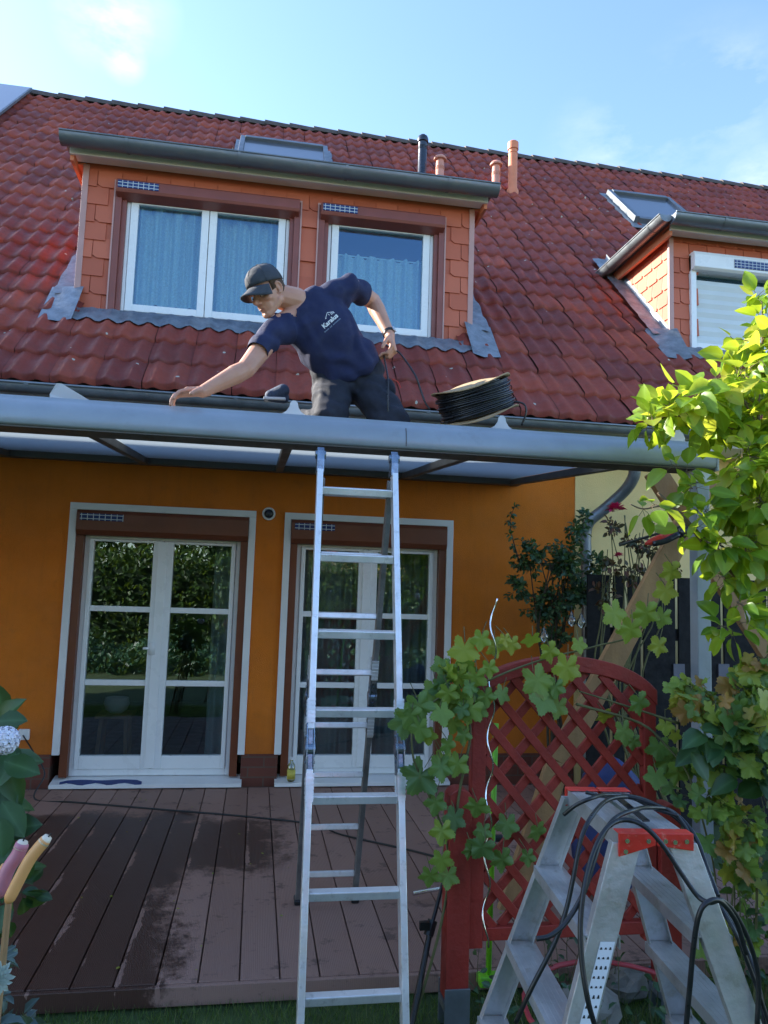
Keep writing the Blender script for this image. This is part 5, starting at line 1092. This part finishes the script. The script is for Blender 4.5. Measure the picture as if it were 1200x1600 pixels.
# unseen tree added on the left to keep the low sun off the terrace
t_ = empty('added_shade_tree', (-4.9,4.0,0), 'tall unseen tree added left of the terrace to shade it', 'tree'); p = Plant()
p.limb([V(-4.9,4.0,0), V(-4.8,4.0,2), V(-4.8,3.9,4.5)], .14, .03)
n = 9000; d = NR.normal(0,1,(n,3)); d /= np.linalg.norm(d,axis=1)[:,None]; rr = NR.uniform(.2,1,n)**.6
P = np.stack([-4.9+d[:,0]*1.0*rr, 3.7+d[:,1]*1.75*rr, 2.7+d[:,2]*2.1*rr], 1)
leafmesh('crown', M['leaf_far'], t_, 'small', P, NR.normal(0,1,(n,3)), NR.normal(0,1,(n,3))+np.array([0,0,.8]), NR.uniform(.14,.24,n), NR.rand(n)); n = 3500; d = NR.normal(0,1,(n,3)); d /= np.linalg.norm(d,axis=1)[:,None]; rr = NR.uniform(.2,1,n)**.6
P = np.stack([-4.6+d[:,0]*.95*rr, 4.95+d[:,1]*.85*rr, 4.25+d[:,2]*.85*rr], 1)
leafmesh('upper_crown', M['leaf_far'], t_, 'small', P, NR.normal(0,1,(n,3)), NR.normal(0,1,(n,3))+np.array([0,0,.8]), NR.uniform(.14,.24,n), NR.rand(n)); p.build(t_, 'small', M['leaf_far'], M['bark'], 'crown', 'trunk')

# ------------------------------------------------------------------ cable drum on the pergola
dc = at(742, 626, 3.86); dr = empty('cable_drum', dc, 'tilted cardboard drum wound with black cable lying on the pergola roof beside the man', 'cable drum')
dax = (V(-.35, -.20, .94)).normalized()               # drum axis, tilted
Q_ = dax.to_track_quat('Z','Y').to_matrix().to_4x4(); Q_.translation = dc
RD = .205
b = MB()
for z, rr in ((.083, 1.0), (-.088, 1.02)):
    n = 28; o1_ = [(RD*rr*(1.10+.05*math.cos(4*(2*math.pi*k/n)+.6))*math.cos(2*math.pi*k/n), RD*rr*(1.10+.05*math.cos(4*(2*math.pi*k/n)+.6))*math.sin(2*math.pi*k/n)) for k in range(n)]
    m0 = MB(); m0.prism(o1_, 2, z, z+.006); 
    m0.v = [Q_ @ V(v.x, v.y, v.z+.012*math.sin(3*math.atan2(v.y,v.x)+1)*(v.length/RD)**3*.6) for v in m0.v]; m0.build('flange', M['card'], dr, bevel=.001)
b = MB(); b.tube([Q_ @ V(0,0,-.08), Q_ @ V(0,0,.082)], .09, 20); b.build('core', M['card'], dr, True, auto=40)
for lay in range(1):
    b = MB(); path = []; turns = 19
    for i in range(turns*36+1):
        th = 2*math.pi*i/36; z = -.077+.154*(i/(turns*36)); wob = .006*math.sin(th*1.0+i*.013)+.005*math.sin(i*.021); path.append(Q_ @ V((RD*.93+wob)*math.cos(th), (RD*.93+wob)*math.sin(th), z+.003*math.sin(th*2+i*.01)))
    b.tube(path, .0052, 6); b.build('cable_winding', M['cablecoil'], dr, True)
b = MB(); path = []
for i in range(9*36+1):
    th = 2*math.pi*i/36+.4; z = -.066+.130*(i/(9*36)); path.append(Q_ @ V((RD*.975+.007*math.sin(i*.05))*math.cos(th), (RD*.975+.007*math.sin(i*.05))*math.sin(th), z+.008*math.sin(th+i*.02)))
b.tube(path, .0050, 6); b.build('loose_winding', M['cablecoil'], dr, True)
b = MB(); b.tube(spline([at(815,665,3.75), at(822,645,3.74), at(819,632,3.74), at(806,628,3.75), at(795,632,3.78)],6), .0055, 8); b.build('cable_end', M['cablecoil'], dr, True)
# ------------------------------------------------------------------ the man kneeling on the pergola
man = empty('person', (at(555,650,4.0).x, 4.0, 2.48), 'man in navy T-shirt and dark cap kneeling on the pergola roof, reaching left', 'person')
def cap(b, p, q, r0, r1, n=14, fl=1.0, side=None):
    """tapered capsule; fl flattens it along the side axis"""
    p, q = Vector(p), Vector(q); d = q-p; L = d.length; d.normalize()
    s = (Vector(side)-d*Vector(side).dot(d)).normalized() if side is not None else d.orthogonal().normalized(); u = d.cross(s); rings = []
    for k in range(1, 5): a = math.pi/2*(1-k/4.5); rings.append((-math.sin(a)*r0, math.cos(a)*r0))
    rings.append((0, r0)); rings.append((L, r1))
    for k in range(4, 0, -1): a = math.pi/2*(1-k/4.5); rings.append((L+math.sin(a)*r1, math.cos(a)*r1))
    vs = [p+d*z+(s*math.cos(2*math.pi*k/n)*fl+u*math.sin(2*math.pi*k/n))*r_ for z, r_ in rings for k in range(n)]; N = len(rings)
    b.add(vs, [(i*n+k, i*n+(k+1)%n, (i+1)*n+(k+1)%n, (i+1)*n+k) for i in range(N-1) for k in range(n)]+[tuple(range(n))[::-1], tuple((N-1)*n+k for k in range(n))])
def baked(o):
    sc2 = bpy.data.scenes.new('scratch'); sc2.collection.objects.link(o); par_ = o.parent; o.parent = None
    with bpy.context.temp_override(scene=sc2, view_layer=sc2.view_layers[0]):
        dg = bpy.context.evaluated_depsgraph_get(); me = bpy.data.meshes.new_from_object(o.evaluated_get(dg))
    o.parent = par_; sc2.collection.objects.unlink(o); bpy.data.scenes.remove(sc2); return me
def fuse(b, name, mt, par, vox, sm=4, fac=.5, disp=None):
    o = b.build(name, mt, par, True)
    r_ = o.modifiers.new('r', 'REMESH'); r_.mode = 'VOXEL'; r_.voxel_size = vox; r_.use_smooth_shade = True
    s = o.modifiers.new('s', 'SMOOTH'); s.iterations = sm; s.factor = fac
    COL.objects.unlink(o); me = baked(o); COL.objects.link(o); o.modifiers.clear(); old = o.data; o.data = me; me.name = name; bpy.data.meshes.remove(old)
    if disp:
        off = org(par)
        n_ = len(me.vertices); co = np.empty(n_*3, 'f'); me.vertices.foreach_get('co', co); co = co.reshape(-1, 3); no = np.array([tuple(x.vector) for x in me.vertex_normals])
        am = np.array([disp(Vector(c)+off) for c in co]); me.vertices.foreach_set('co', (co+no*am[:, None]).astype('f').ravel()); me.update()
    me.shade_smooth(); 
    if not me.materials: me.materials.append(mt)
    return o
shR, elR, wrR = at(438,507,3.86), at(384,577,3.68), at(316,612,3.585)
shL, elL, wrL = at(544,447,3.96), at(582,470,4.16), at(609,524,4.02)
neck0, headc = at(462,470,3.90), at(418,459,3.83)
chest, belly, pelvis = at(500,505,3.98), at(540,562,4.02), at(560,604,4.05)
hipR, hipL = at(520,604,4.05), at(572,602,4.06); knR, knL = at(515,662,3.88), at(612,668,3.88)
knR.z = knL.z = 2.56; ftR = V(at(432,618,4.22).x, 4.22, 2.56); ftL = V(knL.x+.1, 4.28, 2.56)
shmid = at(487,478,3.92); shoulder_ax = (shL-shR).normalized(); hip_ax = V(1,.06,-.04).normalized()
STN = [(at(470,470,3.90), .055, .055, 0), (at(478,472,3.91), .105, .068, 0), (at(487,480,3.925), .165, .088, 0), (at(493,502,3.94), .192, .118, .15), (at(506,524,3.96), .186, .126, .4), (at(522,545,3.985), .178, .128, .65), (at(537,564,4.01), .175, .130, .85), (at(545,582,4.03), .172, .128, 1), (at(549,590,4.04), .150, .112, 1)]
def loft(b, k, cut=99):
    n = 28; vs = []; st = STN[:cut]
    for i, (c, hw, hd, tt) in enumerate(st):
        d = (st[min(i+1, len(st)-1)][0]-st[max(i-1, 0)][0]).normalized(); a = lerp(shoulder_ax, hip_ax, tt); a = (a-d*a.dot(d)).normalized(); u = d.cross(a)
        for j in range(n):
            th = 2*math.pi*j/n; ca, sa = math.cos(th), math.sin(th); ex = .78
            vs.append(c+a*hw*k*math.copysign(abs(ca)**ex, ca)+u*hd*k*math.copysign(abs(sa)**ex, sa))
    N = len(st); b.add(vs, [(i*n+j, i*n+(j+1)%n, (i+1)*n+(j+1)%n, (i+1)*n+j) for i in range(N-1) for j in range(n)]+[tuple(range(n))[::-1], tuple((N-1)*n+j for j in range(n))])
# head frame
hf = V(-.60,-.52,-.60).normalized(); hs = V(.66,-.72,.12); hs = (hs-hf*hs.dot(hf)).normalized(); hu = hs.cross(hf).normalized()
if hu.z < 0: hu = -hu
hc = headc+V(0,0,.01)
def hp(s, f, u): return hc+hs*s+hf*f+hu*u        # s towards his left ear (towards us), f forward, u up
b = MB()
b.ell(hp(0,-.012,.03), (hs*.077, hf*.098, hu*.088)); b.ell(hp(0,.01,-.01), (hs*.068, hf*.084, hu*.09))
cap(b, hp(.045,.0,-.055), hp(.012,.072,-.098), .028, .020); cap(b, hp(-.045,.0,-.055), hp(-.012,.072,-.098), .028, .020); b.ell(hp(0,.078,-.100), (hs*.022, hf*.018, hu*.017))
b.ell(hp(0,.05,-.05), (hs*.05, hf*.045, hu*.055)); cap(b, hp(.03,.083,.022), hp(-.03,.083,.022), .012, .012)
for sg in (-1, 1): b.ell(hp(sg*.042,.062,-.020), (hs*.024, hf*.022, hu*.020))
cap(b, hp(0,.090,.010), hp(0,.112,-.026), .009, .012); b.ell(hp(.010,.100,-.031), (hs*.009, hf*.011, hu*.008)); b.ell(hp(-.010,.100,-.031), (hs*.009, hf*.011, hu*.008))
cap(b, hp(-.018,.089,-.058), hp(.018,.089,-.058), .007, .007); cap(b, hp(-.015,.087,-.070), hp(.015,.087,-.070), .0075, .0075)
for sg in (-1, 1):   # ears: rim, lobe and back
    for k in range(7):
        a0 = R(-100+k*38); a1 = R(-100+(k+1)*38)
        if k < 6: cap(b, hp(sg*(.080+.006*math.cos(a0)), -.012-.014*math.cos(a0)*1.0, .0+.027*math.sin(a0)), hp(sg*(.080+.006*math.cos(a1)), -.012-.014*math.cos(a1), .0+.027*math.sin(a1)), .0052, .0052, 8)
    b.ell(hp(sg*.075,-.012,-.002), (hs*.005, hf*.012, hu*.022)); b.ell(hp(sg*.077,-.004,-.026), (hs*.006, hf*.008, hu*.009))
cap(b, hp(0,-.035,-.03), neck0, .064, .070); cap(b, neck0, lerp(neck0, shmid, .8)+V(.0,.02,-.02), .066, .060)
# torso and limbs under the clothes
loft(b, .84); cap(b, lerp(shR, shmid, .12), lerp(shL, shmid, .12), .055, .055)
cap(b, hipR, hipL, .08, .08); cap(b, hipR, knR, .085, .055); cap(b, hipL, knL, .085, .055); cap(b, knR, ftR, .045, .03); cap(b, knL, ftL, .045, .03)
def arm(sh, el, wr, hand_dir):
    cap(b, sh, el, .060, .047); m_ = lerp(sh, el, .45); cap(b, m_, lerp(sh, el, .75), .056, .051)
    b.ell(el, ((.046,0,0),(0,.046,0),(0,0,.046))); m_ = lerp(el, wr, .26); cap(b, el, m_, .045, .049); cap(b, m_, wr, .048, .0295)
arm(shR, elR, wrR, None); arm(shL, elL, wrL, None)
def hand(wr, d, nrm_, thumb, curls, spread=.0, L=.098, tcurl=.3, k_=1.18):
    global b; keep = b; b = MB()
    """d from wrist to knuckles, nrm_ back of the hand, thumb = side vector towards the thumb"""
    d = Vector(d).normalized(); nn = (Vector(nrm_)-d*Vector(nrm_).dot(d)).normalized(); sdv = d.cross(nn)
    if sdv.dot(Vector(thumb)) < 0: sdv = -sdv
    cap(b, wr-d*.02, wr+d*.02, .027, .026, fl=.75, side=nn); 
    for k, o_ in enumerate((.029,.010,-.009,-.027)): cap(b, wr+d*.018+sdv*o_*.6, wr+d*(L-.012-.004*abs(k-1))+sdv*o_, .015, .0125)
    cap(b, wr+d*.025+sdv*.018, wr+d*.055+sdv*.028-nn*.008, .017, .015)
    for k, (o_, ls) in enumerate(((.030,(.040,.025,.020)),(.0105,(.045,.028,.021)),(-.0095,(.042,.026,.021)),(-.028,(.033,.020,.018)))):
        p = wr+d*(L-.010-.005*abs(k-1))+sdv*o_; dd = (d+sdv*o_*spread*20).normalized(); rr = .0088-.0008*(k == 3)
        for j, l_ in enumerate(ls):
            ang = curls[k]*(.75,1.15,.8)[j]; rot = Matrix.Rotation(ang, 3, dd.cross(-nn) if True else sdv); ax = dd.cross(-nn).normalized(); dd = Matrix.Rotation(ang, 3, ax) @ dd; nn2 = nn
            q = p+dd*l_; cap(b, p, q, rr, rr*.92, 10); p = q; rr *= .92
    p = wr+d*.030+sdv*.030-nn*.004; dd = (d*.75+sdv*.75-nn*.25).normalized(); rr = .0115
    for j, l_ in enumerate((.038,.030,.024)):
        q = p+dd*l_; cap(b, p, q, rr, rr*.9, 10); p = q; rr *= .9; dd = (dd+(d*.6-sdv*.35-nn*.5)*tcurl).normalized()
    vs_ = [wr+(v-wr)*k_ for v in b.v]; fs_ = b.f; b = keep; b.add(vs_, fs_); return wr+(d*(L*.85)-nn*.022)*k_
hand(wrR, at(285,613,3.53)-wrR, (-.15,.1,1), (-.2,-1,-.1), (.30,.42,.50,.56), .30)
grip = hand(wrL, at(616,550,3.98)-wrL, (.75,-.25,.45), (-.3,-1,.1), (1.0,1.1,1.15,1.2), .0, tcurl=.6)
body = fuse(b, 'body', M['skin'], man, .0042, 3, .5)
# eyes, brows, lips
for sg in (-1, 1):
    b = MB(); b.ell(hp(sg*.031,.0795,.000), (hs*.0115, hf*.0085, hu*.0065), 12, 8); e = b.build('eye', M['eye'], man, True); b = MB(); b.ell(hp(sg*.029,.0865,-.0015), (hs*.0048, hf*.003, hu*.0048), 10, 6); b.build('iris', M['iris'], e, True)
    b = MB(); cap(b, hp(sg*.016,.096,.0225), hp(sg*.045,.085,.023), .0034, .0026, 8); b.build('eyebrow', M['stubble'], man, True)
b = MB(); cap(b, hp(-.017,.0955,-.0635), hp(.017,.0955,-.0635), .0032, .0032, 8); b.build('lips', M['lip'], man, True)
# short hair round the back and sides, under the cap
b = MB(); n = 26; vs = []
hairv = []
for i in range(n+1):
    a = R(-115+230*i/n); s_, f_ = math.sin(a), -math.cos(a)
    lowu = -.055+.028*abs(math.sin(a))**2 + (.03 if abs(a) > R(80) else 0)
    for (u, k) in ((lowu, .93), (lowu+.03, .985), (.03, 1.0), (.06,.98)): vs.append(hp(s_*.0795*k, -.012+f_*.0995*k*(1 if u > -.02 else .90), u))
b.add(vs, [(4*i+k, 4*i+4+k, 4*i+5+k, 4*i+1+k) for i in range(n) for k in range(3)]); hr = b.build('hair', M['stubble'], man, True); md = hr.modifiers.new('t','SOLIDIFY'); md.thickness = .004
# cap: crown, seams, button, brim
ck = hp(0,-.008,.040); cu = (hu-hf*.10).normalized(); cf = (hf+hu*.10).normalized(); vs = []; n = 30; mrow = 9
for j in range(mrow+1):
    th = j/mrow*math.pi/2
    for k in range(n):
        a = 2*math.pi*k/n; rr = math.cos(th)**.75; vs.append(ck+hs*math.sin(a)*.088*rr+cf*math.cos(a)*(.107 if math.cos(a) < 0 else .108)*rr+cu*(math.sin(th)*.098+(.008*math.cos(a) if j < 4 else 0)))
b = MB(); b.add(vs, [(j*n+k, j*n+(k+1)%n, (j+1)*n+(k+1)%n, (j+1)*n+k) for j in range(mrow) for k in range(n)]); cp = b.build('cap', M['capcloth'], man, True); md = cp.modifiers.new('t','SOLIDIFY'); md.thickness = .003
b = MB()
for q in range(6):
    a = q*math.pi/3; b.tube([ck+hs*math.sin(a)*.0895*math.cos(t_)**.75+cf*math.cos(a)*.1095*math.cos(t_)**.75+cu*(math.sin(t_)*.0985+.001) for t_ in [k*math.pi/2/8 for k in range(9)]], .0012, 5)
b.ell(ck+cu*.100, (hs*.008, cf*.008, cu*.004), 10, 6); b.build('cap_seam', M['capcloth'], cp, True)
b = MB(); vs = []; NB = 20
for i in range(NB+1):
    a = R(-62+124*i/NB); fwd_ = .105; 
    for j in range(5):
        t_ = j/4; vs.append(ck+hs*(math.sin(a)*(.089+.006*t_))+cf*(math.cos(a)*.106+t_*.076*max(0, math.cos(a*90/62.5))**.55)+cu*(.006-.026*t_-.055*math.sin(a)**2*(.35+.65*t_)+.0))
b.add(vs, [(5*i+k, 5*i+5+k, 5*i+6+k, 5*i+1+k) for i in range(NB) for k in range(4)]); br2 = b.build('brim', M['capcloth'], cp, True); md = br2.modifiers.new('t','SOLIDIFY'); md.thickness = .004
# T-shirt
tdir = (pelvis-neck0).normalized(); tside = (shL-shR).normalized(); tn_ = tdir.cross(tside).normalized()
if tn_.y > 0: tn_ = -tn_
b = MB()
loft(b, 1.0)
cap(b, lerp(shR, shmid, .10), lerp(shmid, shR, .2), .066, .070); cap(b, lerp(shL, shmid, .10), lerp(shmid, shL, .2), .066, .070)
cap(b, shR, lerp(shR, elR, .64), .069, .067); cap(b, shL, lerp(shL, elL, .52), .067, .064)
cap(b, lerp(shR, chest, .25)+V(0,0,-.02), lerp(shR, elR, .25), .07, .06); cap(b, lerp(shL, chest, .3)+V(.01,0,-.02), lerp(shL, elL, .2), .06, .055)
def foldf(a, scale, amt):
    a = Vector(a)
    def f(c):
        q = c-chest; u = q.dot(tdir); s = q.dot(tside)
        from mathutils import noise
        nz_ = noise.noise(c*6)
        v = math.sin((u*.6+s*.9)*42+nz_*5)*.5+math.sin((u*1.0-s*.7)*30+nz_*6+1)*.5
        v2 = noise.noise(V(u*9+s*7, (u-s)*3, 1.3))
        w_ = min(1, max(.25, abs(s)/.12+max(0, (u-.08))/.15))
        return amt*(v*w_*.85+v2*1.3)
    return f
shirt = fuse(b, 't_shirt', M['navy'], man, .0055, 14, .6, foldf(tdir, 1, .0115))
# open the sleeves and the neck: cut the shirt with planes
def cutout(o, planes):
    bm = bmesh.new(); bm.from_mesh(o.data); off = org(man)
    for (c, nn, rad) in planes:
        c = Vector(c)-off; nn = Vector(nn).normalized()
        gs = [g_ for g_ in bm.verts if (g_.co-c).length < rad]; ge = [e for e in bm.edges if all((v.co-c).length < rad for v in e.verts)]; gf = [f_ for f_ in bm.faces if all((v.co-c).length < rad for v in f_.verts)]
        bmesh.ops.bisect_plane(bm, geom=gs+ge+gf, plane_co=c, plane_no=nn, clear_outer=True)
    bm.to_mesh(o.data); bm.free(); md = o.modifiers.new('t','SOLIDIFY'); md.thickness = .004
cutout(shirt, [(lerp(shR, elR, .66), elR-shR+V(-.02,0,-.02), .105), (lerp(shL, elL, .55), elL-shL, .10), (at(456,470,3.885), (headc-neck0)+V(.01,-.01,.02), .125)])
def cuff(c, ax, r1, r2, name, mt=None, w_=.004, h_=.010):
    b = MB(); ax = Vector(ax).normalized(); s = ax.orthogonal().normalized(); u = ax.cross(s); n = 28; vs = []
    for e, rr in ((-h_, r1), (0, r1*1.02), (h_*.2, r1), (0, r1-.006)):
        vs += [Vector(c)+ax*e+s*math.cos(2*math.pi*k/n)*rr+u*math.sin(2*math.pi*k/n)*rr*r2 for k in range(n)]
    b.add(vs, [(j*n+k, j*n+(k+1)%n, (j+1)*n+(k+1)%n, (j+1)*n+k) for j in range(3) for k in range(n)]); return b.build(name, mt or M['navy'], man, True)
# trousers
b = MB(); cap(b, hipR, lerp(hipR,knR,.6), .112, .105); cap(b, lerp(hipR,knR,.5), knR, .106, .095); cap(b, hipL, lerp(hipL,knL,.5), .110, .105); cap(b, lerp(hipL,knL,.5), knL, .105, .098); cap(b, hipR+V(.02,0,.02), hipL+V(-.02,0,.02), .118, .118)
cap(b, at(516,586,4.04), at(569,580,4.04), .110, .112); cap(b, at(522,575,4.03), at(560,570,4.02), .098, .098)
cap(b, knR, ftR, .072, .058); cap(b, knL, ftL, .072, .055)
def tf2(c):
    from mathutils import noise
    return .006*noise.noise(V(c.x*9, c.y*9, c.z*16))*1.6+.0035*math.sin(c.z*70+c.x*40+noise.noise(c*8)*5)
trs = fuse(b, 'trousers', M['trouser'], man, .006, 8, .5, tf2)
pk = MB(); o_ = at(612,605,3.93); pk.ell(o_+V(-.004,.03,0), ((.030,0,.0),(0,.05,0),(-.012,0,.055)), 14, 8); pk.build('thigh_pocket', M['trouser'], trs, True)
rd_ = MB(); rd_.tube(spline([at(613,592,3.89), at(622,597,3.88), at(626,606,3.885)],5), .0022, 6); rd_.build('red_pen', M['redplastic'], trs)
# shoe behind on the left
b = MB(); sc_ = at(432,615,4.20); cap(b, sc_+V(.035,0,.02), sc_+V(-.035,.03,-.005), .038, .030); cap(b, sc_+V(-.03,.02,-.01), sc_+V(.04,.02,-.015), .034, .034)
shoe = fuse(b, 'shoe', simple('slate_blue_shoe', (.035,.055,.10), .8, 0, .3, 30, .3, 90), man, .005, 2); b = MB(); b.bar(sc_+V(-.066,.03,-.030), sc_+V(.055,.012,-.030), .072, .016); b.build('sole', M['bracket'], shoe, bevel=.004)
# watch
wd_ = (wrL-elL).normalized(); wc_ = lerp(elL, wrL, .93); side_ = V(.75,-.55,.3); side_ = (side_-wd_*side_.dot(wd_)).normalized()
b = MB(); s = side_; u = wd_.cross(s); n = 24; vs = []
for e in (-.009, .009):
    for rr in (.0315, .0345): vs += [wc_+wd_*e+(s*math.cos(2*math.pi*k/n)+u*math.sin(2*math.pi*k/n))*rr for k in range(n)]
b.add(vs, [f_ for k in range(n) for f_ in ((k,(k+1)%n,n+(k+1)%n,n+k),(2*n+k,2*n+(k+1)%n,3*n+(k+1)%n,3*n+k),(n+k,n+(k+1)%n,3*n+(k+1)%n,3*n+k),(k,(k+1)%n,2*n+(k+1)%n,2*n+k))]); b.build('watch_strap', M['rubber'], man, True, auto=40)
b = MB(); Mw = Matrix((u, wd_, s)).transposed().to_4x4(); Mw.translation = wc_+s*.034; b.box((-.015,-.017,0), (.015,.017,.007), Mw); wt = b.build('watch_case', M['silver'], man, bevel=.003); b = MB(); b.box((-.011,-.013,.0072), (.011,.013,.0078), Mw); b.build('watch_face', M['bracket'], wt)
# print on the shirt, laid on the cloth by ray casting along the chest normal
off = org(man); bvh = BVHTree.FromPolygons([v.co+off for v in shirt.data.vertices], [tuple(p_.vertices) for p_ in shirt.data.polygons])
lc = at(517,503,3.84); vdir = (lc-CAMLOC).normalized(); tx = (at(528,494,3.84)-at(505,514,3.84)).normalized(); tx = (tx-vdir*tx.dot(vdir)).normalized(); ty = tx.cross(vdir); ty = ty if ty.z > 0 else -ty
def project(vs, fs, name, mt, lift=.0028):
    out = []
    for (x, y) in vs:
        o_ = lc+tx*x+ty*y-vdir*.3; hit = bvh.ray_cast(o_, vdir)
        out.append((hit[0] if hit[0] else o_+vdir*.3)-vdir*lift)
    b = MB(); b.add(out, fs); return b.build(name, mt, shirt)
def text(body_, size, x, y, name, mt, bold=0.):
    cu_ = bpy.data.curves.new('t', 'FONT'); cu_.body = body_; cu_.size = size; cu_.align_x = 'CENTER'; cu_.offset = bold; cu_.resolution_u = 3
    ob = bpy.data.objects.new('t', cu_); me = baked(ob)
    bm = bmesh.new(); bm.from_mesh(me); bmesh.ops.triangulate(bm, faces=bm.faces); bmesh.ops.subdivide_edges(bm, edges=[e for e in bm.edges if e.calc_length() > .012], cuts=1); bm.to_mesh(me); bm.free()
    vs = [(v.co.x+x, v.co.y+y) for v in me.vertices]; fs = [tuple(p_.vertices) for p_ in me.polygons]; bpy.data.objects.remove(ob); bpy.data.curves.remove(cu_); bpy.data.meshes.remove(me)
    return project(vs, fs, name, mt)
text('Karalus', .033, 0, -.004, 'chest_lettering', M['print'], .0011)
hv = []; hf_ = []
def strip(p, q, w_):
    p, q = Vector((*p, 0)), Vector((*q, 0)); d = (q-p).normalized(); nn = Vector((-d.y, d.x, 0))*w_/2; k = len(hv); hv.extend([((p-nn).x,(p-nn).y),((q-nn).x,(q-nn).y),((q+nn).x,(q+nn).y),((p+nn).x,(p+nn).y)]); hf_.append((k,k+1,k+2,k+3))
for a_, c_ in (((-.012,.030),(.016,.048)), ((.016,.048),(.044,.031)), ((.044,.031),(.044,.022)), ((-.012,.030),(-.004,.030)), ((.016,.030),(.016,.040)), ((.028,.024),(.028,.036)), ((.034,.024),(.034,.036)), ((.040,.024),(.040,.034))): strip(a_, c_, .0024)
project(hv, hf_, 'house_emblem', M['print'])
hv = []; hf_ = []; x_ = -.058
for n_ in (6, 3, 10):
    for i in range(n_): strip((x_, -.0215), (x_+.0012, -.0150-.0015*(i % 2)), .0022); x_ += .0052
    x_ += .006
project(hv, hf_, 'tagline', M['printgrey'])
# cable in his hand, running to the drum
hand_c = at(614,556,3.955)
cb_ = MB(); cb_.tube(spline([at(607,650,3.80), at(606,620,3.80), at(606,590,3.84), grip+V(-.03,-.02,-.035), grip+V(-.012,-.008,-.004), grip+V(.022,-.002,.004), grip+V(.06,-.01,-.012), at(648,585,3.88), at(656,606,3.87), at(664,628,3.86), at(672,640,3.85)], 8), .0052, 8)
tag(cb_.build('black_cable', M['cablecoil'], None, True), 'black cable looping from the cable drum through the man\'s hand', 'cable')
